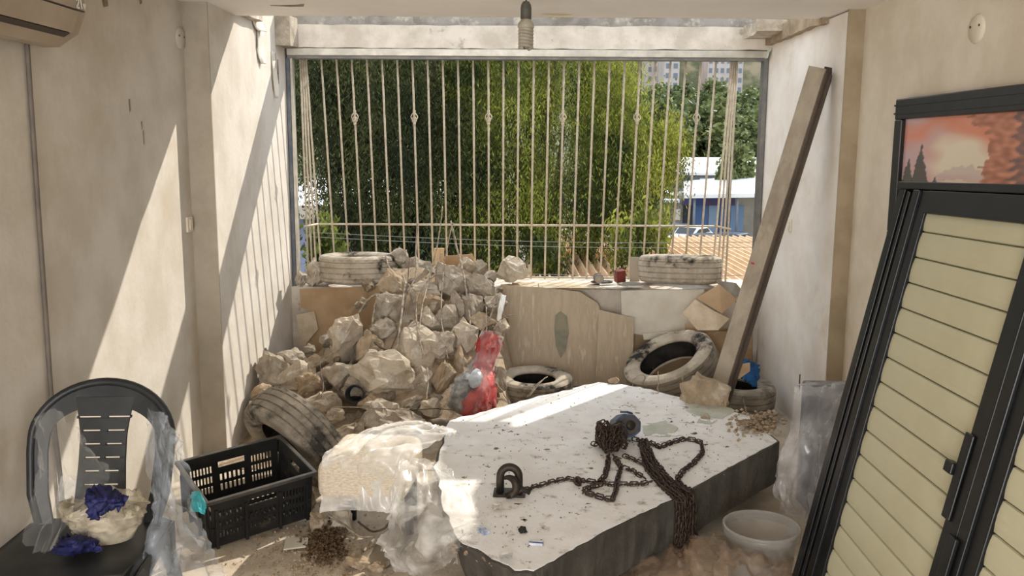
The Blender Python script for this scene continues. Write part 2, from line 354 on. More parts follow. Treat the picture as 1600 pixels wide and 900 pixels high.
# ------------------------------------------------------------------ window frame and projecting grille
wf = struct(MB().box(AL+.015, AR-.01, 6.352, 6.46, 2.318, 2.366).build('window_1', M_alu)); bev(wf, .004)
MB().box(AL+.015, AR-.01, 6.37, 6.46, 2.300, 2.318).build('lower_rail', M_frame, wf)  # grey strip of the frame just below the head rail
MB().box(AL+.005, AL+.028, 6.37, 6.45, .70, 2.30).build('side_post', mat('blue_grey_frame', (84, 92, 104), (110, 112, 114), .45, 10, metal=.4), wf)
MB().box(AL+.030, AL+.046, 6.38, 6.44, .70, 2.30).build('side_post', M_alu, wf)
MB().box(AR-.035, AR-.006, 6.37, 6.45, .70, 2.30).build('side_post', M_frame, wf)
gr = empty('window_grille', (0, 6.45, .72), 'cream metal window grille with basket twists, leaning outward over the sill', 'grille')
GT, GB = 6.47, 6.80; ZT, ZB = 2.31, .705
def gpt(x, z): return Vector((x, GT+(GB-GT)*(ZT-z)/(ZT-ZB)-6.45, z-.72))
knots = {3, 7, 12, 17, 22, 26}
for i in range(29):
    px = 478+23.75*i; x = aty(px, 91, GT).x
    m = MB(); a, b = gpt(x, ZT), gpt(x, ZB); m.tube([a, b], .0075, 6)
    bar = m.build('bar', M_bar, gr, smooth=True)
    if i in knots:
        zc = aty(px, 184, GT+.1).z; c = gpt(x, zc); k = MB()
        for q in range(4):
            pts = [c+Vector((math.sin(math.pi*t)*.024*math.cos(q*math.pi/2+t*2.6), math.sin(math.pi*t)*.024*math.sin(q*math.pi/2+t*2.6), (t-.5)*.085)) for t in [j/10 for j in range(11)]]
            k.tube(pts, .0042, 5)
        for s in (-1, 1): k.tube([c+Vector((0, 0, s*.036)), c+Vector((0, 0, s*.052))], .010, 8)
        k.build('basket_twist', M_bar, bar, smooth=True)
zr = aty(800, 352, 6.7).z
xl, xr = aty(478, 91, GT).x, aty(478+23.75*28, 91, GT).x
MB().tube([gpt(xl, zr), gpt(xr, zr)], .0085, 6).build('cross_rail', M_bar, gr, smooth=True)
for (s, x) in ((-1, xl), (1, xr)):
    for k in range(3):
        o = .012+.03*k; y1 = 6.47-6.45; xa = x+s*(.012+.014*k); xo = x+s*(.02+.012*k)
        MB().tube([Vector((xa, .015, ZT-.72)), Vector((xo, .015+(GB-GT)*(1-(k+1)/4.), ZB-.72))], .0075, 6).build('side_bar', M_bar, gr, smooth=True)
    MB().tube([gpt(x, zr), Vector((x+s*.05, .03, zr-.72))], .0085, 6).build('side_rail', M_bar, gr, smooth=True)
MB().tube([gpt(xl, ZB+.01), gpt(xr, ZB+.01)], .009, 6).build('bottom_rail', M_bar, gr, smooth=True)

# ------------------------------------------------------------------ tyres
def make_tyre(name, mt_t, mt_s, label, R=.31, W=.2, sd=0, group=None):
    t = empty(name, (0, 0, 0), label, 'tyre', group)
    N_ = 84; hw = W/2; prof = []
    xs = [-.80, -.62, -.60, -.56, -.54, -.24, -.22, -.17, -.15, .15, .17, .22, .24, .54, .56, .60, .62, .80]
    gro = {2: 1, 3: 1, 6: 1, 7: 1, 10: 1, 11: 1, 14: 1, 15: 1}
    vs = []; nn = len(xs)
    for i in range(N_):
        a = 2*math.pi*i/N_
        for k, x in enumerate(xs):
            r = R-.012*abs(x)**2.5-(.009 if k in gro else 0)
            if k in (0, 1, 16, 17) and i % 3 == 0: r -= .007
            if k in (4, 5, 8, 9, 12, 13) and i % 4 == 0: r -= .004
            vs.append((r*math.cos(a), r*math.sin(a), x*hw))
    fs = [(i*nn+k, ((i+1) % N_)*nn+k, ((i+1) % N_)*nn+k+1, i*nn+k+1) for i in range(N_) for k in range(nn-1)]
    MB().add(vs, fs).build('tread', mt_t, t)
    for s in (-1, 1):
        p = [(R-.008, s*.80*hw), (R-.02, s*.93*hw), (R-.035, s*.97*hw), (R-.04, s*.965*hw), (R-.06, s*1.0*hw), (R-.085, s*.97*hw), (R-.09, s*.955*hw), (R-.11, s*.83*hw), (R-.118, s*.78*hw), (R-.12, s*.66*hw), (R-.112, s*.62*hw)]
        MB().lathe(p, 60).build('sidewall', mt_s, t, smooth=True)
    p = [(R-.112, -.62*hw), (R-.07, -.82*hw), (R-.03, -.7*hw), (R-.022, 0), (R-.03, .7*hw), (R-.07, .82*hw), (R-.112, .62*hw)]
    MB().lathe(p, 48).build('inner_liner', M_tyre_i, t, smooth=True)
    return t
def put(o, loc, axis, spin=0.0):
    o.matrix_world = axis_frame(loc, axis) @ Matrix.Rotation(spin, 4, 'Z')
c = aty(560, 422, 6.52); t = make_tyre('car_tyre', M_tyre_d, M_tyre_d, 'dusty tyre lying flat on the sill at the left end of the grille', .285, .2)
put(t, (c.x, 6.50, .822), (0.0, .035, 1), 2.2)
c = aty(1062, 424, 6.52); t = make_tyre('car_tyre', M_tyre_d, M_tyre_d, 'dusty tyre with a black underside lying flat on the sill near the leaning beam', .305, .2)
put(t, (c.x, 6.50, .828), (0.01, .085, 1), .4)
t = make_tyre('car_tyre', M_tyre_m, M_tyre_m, 'worn tyre leaning on the rubble behind the black crate', .285, .2)
put(t, aty(462, 684, 4.36), (-.5, -.56, -.46), .5)
t = make_tyre('car_tyre', M_tyre_m, M_tyre_d, 'tyre lying flat behind the slab beside the red cloth', .26, .19)
put(t, (.15, 5.72, .13), (0, -.05, 1), 1)
t = make_tyre('car_tyre', M_tyre_m, M_tyre_d, 'tyre tilted up against the boards left of the leaning beam', .315, .2)
put(t, (1.06, 5.78, .27), (-.42, -.22, .88), 2)
t = make_tyre('car_tyre', M_tyre_m, M_tyre_m, 'tyre lying flat in the corner at the foot of the beam', .26, .2)
put(t, (1.44, 5.62, .12), (.05, -.04, 1), 2)
# ------------------------------------------------------------------ cardboard and boards against the parapet
def board(name, pxs, y0, mt, label, cat, lean=0.0, thick=.006, group=None, jag=0.0, sd=0, zmin=None):
    """flat board given by its outline on a plane standing at depth y0, leaning back by lean per metre"""
    P = []
    n = len(pxs)
    for i, (a, b) in enumerate(pxs):
        (a2, b2) = pxs[(i+1) % n]; k = max(1, int(math.hypot(a2-a, b2-b)/10)) if jag else 1
        for j in range(k):
            px = a+(a2-a)*j/k; py = b+(b2-b)*j/k
            d = ray(px, py); t_ = (y0+lean*EYE.z)/(d.y-lean*d.z)
            p = EYE+d*t_
            if jag: p += Vector((noise.noise(Vector((i, j, sd)))*jag, 0, noise.noise(Vector((j, sd, i)))*jag))
            if zmin is not None: p.z = max(p.z, zmin)
            P.append(p)
    o = MB().prism(P, (0, thick, 0)).build(name, mt)
    tag(o, label, cat, group); return o
board('cardboard_sheet', [(468, 452), (540, 449), (602, 446), (606, 500), (600, 556), (545, 558), (497, 560), (478, 520), (486, 488), (470, 480)], 6.30, M_card2, 'brown cardboard sheet below the left sill tyre', 'cardboard', jag=.006, sd=1)
board('cardboard_scrap', [(463, 492), (491, 486), (497, 514), (476, 540), (468, 530)], 6.27, M_cardp, 'small torn cardboard scrap hanging by the left alcove wall', 'cardboard', jag=.008, sd=2)
board('cardboard_sheet', [(786, 446), (850, 449), (906, 456), (934, 474), (938, 486), (990, 498), (990, 540), (984, 600), (940, 602), (880, 604), (800, 604), (784, 560)], 6.16, M_card, 'large drip-stained cardboard sheet standing below the middle of the sill', 'cardboard', lean=.10, jag=.004, sd=3, zmin=.004)
cst = bpy.data.objects['cardboard_sheet.001']
P = [(868, 492), (876, 486), (886, 494), (889, 520), (884, 548), (876, 560), (868, 540), (866, 512)]
Q = []
for a, b in P:
    d = ray(a, b); Q.append(EYE+d*((6.16+.10*EYE.z)/(d.y-.10*d.z))+Vector((0, -.004, 0)))
MB().prism(Q, (0, .003, 0)).build('green_stain', mat('green_stain', (128, 128, 112), (150, 142, 122), .95, 12), cst)
board('cardboard_flap', [(936, 484), (991, 497), (987, 600), (930, 603)], 6.13, M_card, 'folded right wing of the drip-stained cardboard sheet', 'cardboard', lean=.10, jag=.003, sd=4, zmin=.004)
for i, (a, b, yy, sd) in enumerate(((782, 930, 6.36, 1), (800, 900, 6.40, 2), (842, 938, 6.34, 3))):
    p0 = aty(a, 441+i*2, yy); p1 = aty(b, 444+i*2, yy); m = MB(); nn = 18
    z0 = .706+.007*i
    P = [(p0.x+(p1.x-p0.x)*j/nn, yy-.11+.02*noise.noise(Vector((j*.6, sd, 0))), z0) for j in range(nn+1)]+[(p1.x+(p0.x-p1.x)*j/nn, yy+.12+.01*noise.noise(Vector((j*.6, sd, 5))), z0) for j in range(nn+1)]
    tag(m.prism(P, (0, 0, .006)).build('cardboard_strip', M_cardp), ['long dusty cardboard strip, lowest on the sill beside the grille', 'short dusty cardboard strip in the middle of the sill pile', 'topmost dusty cardboard strip on the sill beside the dark can'][i], 'cardboard', 'cardboard strips lying on the sill')
board('off_white_sheet', [(970, 455), (1100, 452), (1098, 516), (1006, 524), (972, 518)], 6.24, M_white, 'off-white panel below the right sill tyre', 'panel', thick=.02)
board('white_strip', [(1004, 522), (1098, 516), (1098, 526), (1006, 531)], 6.20, M_white, 'narrow white ledge strip along the foot of the off-white panel', 'strip', thick=.02)
board('brown_sheet', [(985, 520), (1176, 512), (1176, 612), (985, 612)], 6.28, mat('brown_panel', (168, 146, 116), (150, 128, 100), .9, 4), 'plain brown board standing behind the tilted tyre', 'board', thick=.02, zmin=.003)
bxr = empty('cardboard_box', aty(1110, 520, 6.1), 'torn open cardboard box tipped behind the leaning beam', 'box')
def boxpoly(name, pts, mt):
    P = [aty(a, b, y)-bxr.location for a, b, y in pts]
    n_ = (P[1]-P[0]).cross(P[2]-P[0]).normalized()*.006
    o = MB().prism(P, n_).build(name, mt, bxr); return o
boxpoly('front_flap', [(1066, 489, 6.02), (1086, 468, 6.05), (1116, 486, 5.98), (1140, 498, 5.96), (1122, 516, 5.92), (1090, 516, 5.94)], M_cardp)
boxpoly('inner_side', [(1088, 466, 6.10), (1124, 444, 6.16), (1152, 468, 6.14), (1128, 490, 6.04)], M_card2)
boxpoly('front_side', [(1070, 506, 6.06), (1100, 518, 6.0), (1150, 520, 6.05), (1150, 585, 6.1), (1108, 588, 6.06), (1072, 560, 6.1)], M_card2)
boxpoly('right_side', [(1150, 470, 6.14), (1176, 488, 6.2), (1174, 588, 6.2), (1150, 590, 6.08)], M_card2)
boxpoly('torn_corner', [(1118, 438, 6.2), (1150, 442, 6.22), (1166, 462, 6.2), (1140, 466, 6.14)], mat('grey_card', (150, 142, 132), (128, 120, 110), .9, 10))
# things lying on the sill
def local_tube(name, pts, r, mt, label, cat, n=6, group=None):
    c = Vector(pts[0]); o = MB().tube([Vector(p)-c for p in pts], r, n).build(name, mt, smooth=True); o.location = c
    tag(o, label, cat, group); return o
c = aty(933, 437, 6.45); t = empty('dark_can', (c.x, 6.36, .775), 'small round dark can lying among the cardboard on the sill', 'can')
MB().lathe([(.030, 0), (.034, .004), (.034, .012), (.031, .016), (.031, .085), (.034, .09), (.034, .1), (.002, .1)], 20, M=Matrix.Rotation(math.radians(90), 4, 'X') @ Matrix.Translation((0, 0, -.05))).build('body', mat('can_grey', (120, 112, 100), (84, 78, 70), .7, 20), t, True)
MB().lathe([(.030, .0), (.029, .006), (.002, .006)], 20, M=Matrix.Rotation(math.radians(90), 4, 'X') @ Matrix.Translation((0, 0, .048))).build('end_cap', mat('can_end', (160, 150, 134)), t, True)
c = aty(968, 429, 6.5); o = MB().box(-.035, .035, -.03, .03, 0, .09).build('red_box', M_redbox); o.location = (c.x, 6.46, .735); o.rotation_euler = (.1, -.1, .3); bev(o, .006)
tag(o, 'small red-brown box standing on the sill left of the right tyre', 'box')
for i, (a, b, w_, yy) in enumerate(((955, 449, .15, 6.30), (985, 446, .12, 6.36), (940, 446, .1, 6.38))):
    c = aty(a, b, yy); P = [Vector((c.x+w_*ca*(.8+.3*noise.noise(Vector((k, i, 2)))), yy+.07*sa, .722+.004*k % .01)) for k, (ca, sa) in enumerate([(math.cos(q*.785), math.sin(q*.785)) for q in range(8)])]
    for p in P: p.z = .722+.010*i
    tag(MB().prism(P, (0, 0, .008)).build('tile_shard', [M_white, mat('grey_shard', (140, 132, 120)), mat('dark_shard', (70, 64, 58))][i]), ['pale flat shard on the sill edge under the red-brown box', 'grey flat shard tucked under the right sill tyre', 'dark flat shard on the sill beside the round can'][i], 'shard', 'flat shards on the sill')
board('wood_board', [(678, 388), (694, 388), (692, 428), (676, 440)], 6.46, M_wood, 'pale raw wood offcut standing behind the rubble', 'wood', thick=.02)
board('cardboard_piece', [(694, 400), (738, 397), (742, 410), (730, 425), (695, 428)], 6.52, M_card2, 'brown cardboard piece on the sill behind the rubble top', 'cardboard', thick=.01)
board('cardboard_piece', [(984, 402), (999, 402), (999, 440), (984, 440)], 6.72, mat('grey_card2', (168, 156, 138)), 'narrow grey card upright behind the right sill tyre', 'cardboard', thick=.01)

# ------------------------------------------------------------------ rubble
def rock_mesh(sd, s=(1, 1, 1), flat=0, npt=17, cut=2, rough=.075):
    r = random.Random(sd); bm = bmesh.new()
    for _ in range(npt):
        v = Vector((r.gauss(0, 1), r.gauss(0, 1), r.gauss(0, 1))).normalized()*r.uniform(.82, 1.08)
        bm.verts.new((v.x*.5, v.y*.5, v.z*.5))
    if flat:
        for v in bm.verts: v.co.z = max(min(v.co.z, .22), -.3)
    res = bmesh.ops.convex_hull(bm, input=bm.verts[:])
    bmesh.ops.delete(bm, geom=[g for g in res['geom_interior'] if isinstance(g, bmesh.types.BMVert)], context='VERTS')
    bmesh.ops.subdivide_edges(bm, edges=bm.edges[:], cuts=cut+1, use_grid_fill=True)
    lo = [min(v.co[k] for v in bm.verts) for k in range(3)]; hi = [max(v.co[k] for v in bm.verts) for k in range(3)]
    for v in bm.verts:
        q = v.co*4+Vector((sd*1.3, sd*.7, sd*.3)); k = rough*(noise.noise(q)+.7*noise.noise(q*2.5)+.5*noise.noise(q*5.5))
        v.co += v.co.normalized()*k*1.4
    for v in bm.verts:
        v.co = Vector(((v.co.x-(lo[0]+hi[0])/2)/(hi[0]-lo[0])*s[0], (v.co.y-(lo[1]+hi[1])/2)/(hi[1]-lo[1])*s[1], (v.co.z-(lo[2]+hi[2])/2)/(hi[2]-lo[2])*s[2]))
    bmesh.ops.recalc_face_normals(bm, faces=bm.faces)
    me = bpy.data.meshes.new('concrete_chunk'); bm.to_mesh(me); bm.free(); return me
def pile_y(py): return 6.22-(py-420)/260*1.36
RM = [M_conc, M_conc2, M_conc3, M_conc]
BIG = [ # px, py, w, h, material, label, flat
(538, 529, 43, 70, 0, 'tall upright concrete chunk standing left of the rubble heap', 0),
(414, 579, 44, 55, 1, 'pitted concrete chunk highest against the left alcove wall', 0),
(461, 585, 58, 40, 0, 'broad chunk between the pitted one and the upright chunk', 0),
(488, 602, 42, 42, 2, 'brownish chunk just above the leaning worn tyre', 0),
(401, 614, 34, 28, 2, 'small brown stone at the wall foot under the pitted chunk', 0),
(382, 638, 32, 28, 0, 'flat stone at the left edge of the rubble beside the wall corner', 0),
(502, 630, 62, 30, 0, 'flat pale chunk touching the top right of the leaning tyre', 1),
(606, 594, 98, 62, 0, 'large smooth-faced concrete slab fragment in the lower middle of the heap', 1),
(652, 550, 54, 62, 0, 'bright chunk with a flat sunlit face in the middle of the heap', 1),
(606, 641, 64, 38, 0, 'ridged pale chunk below the large smooth fragment', 0),
(580, 545, 38, 44, 2, 'round brown chunk right of the upright chunk', 0),
(598, 515, 38, 36, 1, 'blocky grey chunk above the round brown chunk', 0),
(606, 484, 44, 46, 1, 'squarish grey chunk midway up the left side of the heap', 0),
(613, 447, 38, 46, 2, 'tan chunk just below the right end of the left sill tyre', 0),
(624, 402, 26, 26, 1, 'small stone resting on the right rim of the left sill tyre', 0),
(652, 430, 48, 46, 1, 'dusty chunk near the heap top left of the wood offcut', 0),
(662, 458, 42, 34, 0, 'chunk below the dusty one near the heap top', 0),
(702, 436, 48, 52, 1, 'big angular chunk under the wood offcut at the heap top', 0),
(729, 420, 32, 34, 0, 'pale pointed stone at the heap top right of the wood offcut', 0),
(748, 421, 28, 28, 1, 'grey stone next to the pale pointed one at the heap top', 0),
(801, 420, 48, 34, 0, 'long angular block lying alone on the sill right of the heap', 0),
(752, 447, 42, 36, 1, 'pitted chunk below the grey stone on the right shoulder', 0),
(717, 474, 28, 36, 1, 'egg-shaped chunk on the right half of the heap', 0),
(739, 478, 28, 46, 1, 'narrow upright slab chunk right of the egg-shaped one', 0),
(772, 478, 30, 40, 1, 'chunk at the right border of the heap beside the cardboard', 0),
(726, 527, 46, 50, 0, 'broad pale chunk above the red cloth', 0),
(674, 502, 32, 46, 0, 'split chunk with rusty wire across it in mid heap', 0),
(669, 478, 44, 30, 2, 'flat tan chunk in the upper middle of the heap', 1),
(700, 498, 36, 40, 1, 'dark chunk deep in the middle of the heap', 0),
(645, 517, 42, 32, 1, 'low grey chunk above the bright sunlit one', 0),
(686, 545, 48, 44, 1, 'shaded chunk right of the bright sunlit one', 0),
(754, 502, 34, 30, 2, 'brown chunk over the top end of the red cloth', 0),
(783, 513, 20, 26, 0, 'small chunk at the right border below the shiny strip', 0),
(692, 591, 38, 54, 2, 'tall leaning chunk left of the red cloth', 0),
(661, 599, 28, 48, 1, 'thin upright chunk right of the large smooth fragment', 0),
(529, 588, 46, 38, 1, 'dark chunk at the foot of the upright chunk', 0),
(523, 650, 30, 26, 0, 'small chunk right of the leaning tyre top', 0),
(537, 676, 38, 40, 0, 'ribbed chunk between the leaning tyre and the wrapped bundle', 0),
(618, 664, 92, 34, 1, 'long flat slab piece lying just behind the wrapped bundle', 1),
(673, 638, 38, 26, 0, 'stone left of the red cloth foot', 0),
(642, 630, 32, 26, 1, 'stone between the ridged chunk and the red cloth', 0),
(456, 561, 44, 28, 1, 'grey chunk behind the broad chunk near the alcove corner', 0),
(492, 568, 38, 26, 2, 'tan chunk behind the upright one low by the cardboard', 0),
(581, 628, 38, 20, 2, 'flat tan stone next to the black cup', 1),
(562, 677, 24, 26, 1, 'small dark block right of the ribbed chunk', 0),
(490, 426, 26, 38, 0, 'block standing against the left end of the left sill tyre', 0),
(471, 436, 20, 22, 1, 'small stone on the sill in the left window corner', 0),
(779, 592, 20, 42, 1, 'narrow stone between the red cloth and the flat tyre', 0),
(723, 560, 22, 42, 2, 'bone-shaped stone left of the red cloth neck', 0),
(1100, 607, 62, 46, 2, 'large rough stone wedged at the foot of the leaning beam', 0),
(535, 812, 28, 32, 0, 'round stone on the floor under the wrapped bundle', 0),
(497, 815, 24, 28, 2, 'brown stone on the floor beside the crate corner', 0),
(478, 775, 34, 40, 2, 'shaded stone between the crate and the wrapped bundle', 0),
(470, 735, 30, 40, 1, 'grey stone wedged under the leaning tyre by the crate', 0),
(560, 878, 36, 22, 2, 'brown clod on the floor below the wrapped bundle', 0),
(590, 885, 26, 18, 2, 'small clod right of the brown floor clod', 0),
(1103, 690-41, 14, 12, 1, 'tiny dark lump on the far part of the slab', 0),
(817, 825, 13, 9, 3, 'black pebble on the near part of the slab', 0),
(553, 604, 34, 30, 1, 'hollowed chunk behind the black cup', 0),
(632, 575, 32, 28, 2, 'chunk wedged over the large smooth fragment', 0),
(960, 592, 16, 12, 2, 'pinkish crumb on the far edge of the slab', 0),
]
M_pebble = mat('black_pebble', (38, 36, 34))
for i, (px, py, w_, h_, mi, lab, flat) in enumerate(BIG):
    if px > 1000 and py > 600 and w_ > 50: yy = 4.98; 
    elif py < 432: yy = 6.42 if px > 660 or px < 500 else 6.50
    else: yy = pile_y(py)
    c = aty(px, py, yy); 
    if py > 720 and px < 600: c = atz(px, py, h_/1400*3.9*.5); 
    if lab.startswith('tiny') or lab.startswith('black'): c = atz(px, py+4, .312)
    if lab.startswith('pinkish'): c = atz(px, py+4, .315)
    if px > 1000 and w_ > 50: c = atz(px, py+5, .36)
    k = (c-EYE).dot(FW)/F*1.12
    sx, sz = w_*k, h_*k; c.x = max(c.x, AL+sx*.62) if c.y > YP_L else c.x; sy = (sx+sz)*.5*random.uniform(.85, 1.1)
    me = rock_mesh(100+i, (sx, sy, sz), flat)
    me.materials.append(M_pebble if lab.startswith('black') else RM[mi]); o = bpy.data.objects.new('concrete_chunk' if w_ > 24 else 'stone', me); col.objects.link(o)
    o.location = c; o.rotation_euler = (random.uniform(-.25, .25), random.uniform(-.2, .2) if not flat else random.uniform(.1, .4), random.uniform(-.5, .5))
    tag(o, lab, 'rubble' if w_ > 24 else 'stone', 'rubble chunks')
# smaller filler rubble
base = [rock_mesh(500+i, (1, random.uniform(.8, 1.1), random.uniform(.6, .9)), i % 3 == 0, cut=0) for i in range(10)]
for i, me in enumerate(base): me.materials.append(RM[i % 4])
cnt = 0; k = 0
while cnt < 150 and k < 4000:
    k += 1; px = random.uniform(375, 790); py = random.uniform(430, 695)
    top = 560 if px < 470 else (560-(px-470)*1.1 if px < 600 else (425 if px < 780 else 470))
    if py < top or (px > 690 and py > 610) or (px < 540 and py > 650) or (px > 640 and py > 655): continue
    yy = pile_y(py)+random.uniform(.06, .16); c = aty(px, py, yy)
    if c.z < .03: c = atz(px, py, .04)
    o = bpy.data.objects.new('rubble_stone', base[k % 10]); col.objects.link(o); s = random.choice((.06, .08, .10, .13))
    o.location = c; o.scale = (s, s, s); o.rotation_euler = [random.uniform(0, 6.28) for _ in range(3)]
    fl_ = 'fist-sized stone '+('scattered at the left foot of the rubble by the alcove wall' if px < 500 else 'wedged near the top of the rubble heap' if py < 500 else 'wedged in the lower right of the rubble beside the red cloth' if px > 650 else 'wedged in the lower middle of the rubble heap')
    tag(o, fl_, 'rubble', fl_); cnt += 1
# dusty mound inside the heap
vs = []; nu, nv = 46, 34
for j in range(nv):
    for i in range(nu):
        x = -1.57+(1.62)*i/(nu-1); y = 4.55+1.78*j/(nv-1)
        h = max(0, (y-4.8)/1.45)**1.1*.80
        lx = (x+.62)/.62; h *= math.exp(-max(0, abs(lx)-.35)**2*1.6)
        if x < -.85: h = min(h, .05+.22*max(0, (y-4.9)))
        h += .03*noise.noise(Vector((x*6, y*6, 0)))+.02*noise.noise(Vector((x*15, y*15, 3)))
        e = min(i, nu-1-i, j)/3; vs.append((x, y, max(.004, h*min(1, .1+e)) if True else 0))
o = MB().add(vs, [(j*nu+i, j*nu+i+1, (j+1)*nu+i+1, (j+1)*nu+i) for j in range(nv-1) for i in range(nu-1)]).build('rubble_dust', M_conc3, smooth=True, fix=False)
tag(o, 'loose dust and crumbs heaped under the concrete rubble', 'rubble', kind='stuff')
# gravel crumbs on floor and slab
def crumbs(name, n_, place, smin, smax, mt, label, cat):
    m = MB()
    for _ in range(n_):
        p, s = place(), random.uniform(smin, smax)
        R_ = Matrix.Rotation(random.uniform(0, 6), 3, 'Z') @ Matrix.Rotation(random.uniform(-.6, .6), 3, 'X')
        vs = [R_ @ Vector((x*s*random.uniform(.6, 1), y*s*random.uniform(.6, 1), z*s*random.uniform(.4, .8))) for x, y, z in ((1, 0, 0), (-1, 0, 0), (0, 1, 0), (0, -1, 0), (0, 0, 1), (0, 0, -1))]
        m.add([p+v for v in vs], [(0, 2, 4), (2, 1, 4), (1, 3, 4), (3, 0, 4), (2, 0, 5), (1, 2, 5), (3, 1, 5), (0, 3, 5)])
    return tag(m.build(name, mt, fix=False), label, cat, kind='stuff')
crumbs('floor_crumbs', 900, lambda: atz(random.gauss(500, 70), random.gauss(865, 28), .003), .003, .012, M_conc3, 'brown crumbs and grit scattered over the floor by the crate', 'grit')
crumbs('soil_crumbs', 700, lambda: atz(random.gauss(508, 16), random.gauss(848, 16), random.uniform(.003, .03)), .004, .013, mat('soil', (104, 82, 58), (84, 64, 46), .95, 20), 'small pile of brown soil on the floor beside the white tile', 'soil')
# ------------------------------------------------------------------ fallen ceiling slab
SZ = .30
outl = [(700, 657), (765, 640), (850, 617), (935, 597), (1000, 604), (1062, 620), (1078, 632), (1130, 640), (1178, 650), (1190, 668), (1218, 690), (1150, 727), (1060, 777), (950, 830), (832, 897), (800, 893), (760, 872), (713, 847), (690, 800), (678, 730)]
P = []
for i, (a, b) in enumerate(outl):
    a2, b2 = outl[(i+1) % len(outl)]; k = max(1, int(math.hypot(a2-a, b2-b)/9)); am = .012 if (i < 10 or i >= 14) else .004
    for j in range(k):
        p = atz(a+(a2-a)*j/k, b+(b2-b)*j/k, SZ); q = Vector((i*3.3+j*.8, i, j*.37)); P.append(p+Vector((noise.noise(q), noise.noise(q+Vector((5, 5, 5))), 0))*am*1.6)
cen = sum(P, Vector())/len(P)
slab = empty('concrete_slab', (cen.x, cen.y, SZ-.2), 'large fallen concrete slab with white painted face lying on the floor', 'slab')
nP = len(P)
loc = [p-slab.location for p in P]; vs = []
for lvl, (dz, am) in enumerate(((.2, 0), (.14, .012), (.07, .016), (0, .01))):
    for i, p in enumerate(loc):
        q = Vector((i*.5, lvl*4, 2)); d = Vector((p.x, p.y, 0)).normalized(); lf = 3.0 if (p.x < -.25 and p.y < .3) else 1.0; vs.append(Vector((p.x, p.y, dz+(noise.noise(q*2.3)*.02 if 0 < lvl < 3 else 0)))+d*(noise.noise(q)*am*lf-(.03*lvl if lf > 1 else 0)))
fs = [tuple(range(nP)), tuple(3*nP+i for i in range(nP))[::-1]]
for l in range(3): fs += [(l*nP+i, (l+1)*nP+i, (l+1)*nP+(i+1) % nP, l*nP+(i+1) % nP) for i in range(nP)]
MB().add(vs, fs).build('concrete_body', M_slabs, slab)
MB().prism([Vector((p.x, p.y, .2005))*1 for p in [Vector((q.x*(.985+.01*noise.noise(Vector((i*.7, 1, 1)))), q.y*(.985+.012*noise.noise(Vector((i*.7, 4, 1)))), 0)) for i, q in enumerate(loc)]], (0, 0, .003)).build('painted_face', M_slabp, slab)
def patch(name, pts, mt, dz=.0045, sd=0, h=.002):
    Q = []
    for i, (a, b) in enumerate(pts):
        a2, b2 = pts[(i+1) % len(pts)]
        for j in range(4):
            p = atz(a+(a2-a)*j/4+random.uniform(-2.5, 2.5), b+(b2-b)*j/4+random.uniform(-1.2, 1.2), SZ)-slab.location; Q.append(Vector((p.x, p.y, .2+dz)))
    return MB().prism(Q, (0, 0, h)).build(name, mt, slab)
patch('bare_patch', [(1068, 630), (1112, 628), (1150, 643), (1128, 655), (1090, 652), (1072, 644)], M_green)
patch('bare_patch', [(1000, 665), (1040, 660), (1060, 672), (1045, 684), (1010, 682)], M_green)
patch('bare_patch', [(1098, 652), (1120, 655), (1110, 664), (1090, 662)], M_green)
for i in range(26):
    px = random.uniform(960, 1200); py = random.uniform(612, 690)
    if py > 615+ (1218-px)*.25+30 or (px-935)*.31+600 > py+6: continue
    a = random.uniform(5, 14); patch('paint_flake', [(px-a, py), (px, py-2.5), (px+a, py+1), (px+2, py+2.5)], M_slabp, .0048, h=random.uniform(.002, .006))
for i in range(60):
    px = random.uniform(720, 1180); py = random.uniform(640, 880)
    if py > 897-(px-832)*.53-14 or py < 655-(px-700)*.25+12 or (px < 830 and py > 800+(px-690)*.66): continue
    a = random.uniform(1.5, 6); patch('dirt_smear', [(px-a, py), (px, py-a*.25), (px+a, py-.3), (px+1, py+a*.25)], m_dk, .0032, h=.0006)
M_rc = M_conc2
for i, (x, y) in enumerate(((.15, 3.6), (.75, 4.0), (.35, 4.9), (1.0, 4.6), (-.15, 4.2))):
    me = rock_mesh(900+i, (.2, .18, .11), 0); me.materials.append(M_rc); o = bpy.data.objects.new('concrete_chunk', me); col.objects.link(o); o.location = (x, y, .05)
    tag(o, 'broken chunk propping the fallen slab from below', 'rubble', 'chunks under the slab')
crumbs('slab_crumbs', 420, lambda: (lambda u, v: atz(720+u*440, 655+v*200-(u*120 if u > .3 else 0), SZ+.006))(random.random(), random.random()), .0015, .006, m_dk, 'dark grit scattered over the fallen slab', 'grit').location = (0, 0, 0)
crumbs('corner_crumbs', 260, lambda: atz(random.gauss(1185, 18), random.gauss(662, 9), random.uniform(.30, .33)), .006, .022, M_conc3, 'brown broken plaster heaped at the right end of the slab', 'debris')
crumbs('edge_crumbs', 420, lambda: (lambda u: atz(705+u*128, 846+u*50+random.gauss(4, 4), random.uniform(.08, .29)))(random.random()), .006, .020, M_conc3, 'brown crumbling plaster along the near left edge of the slab', 'debris')
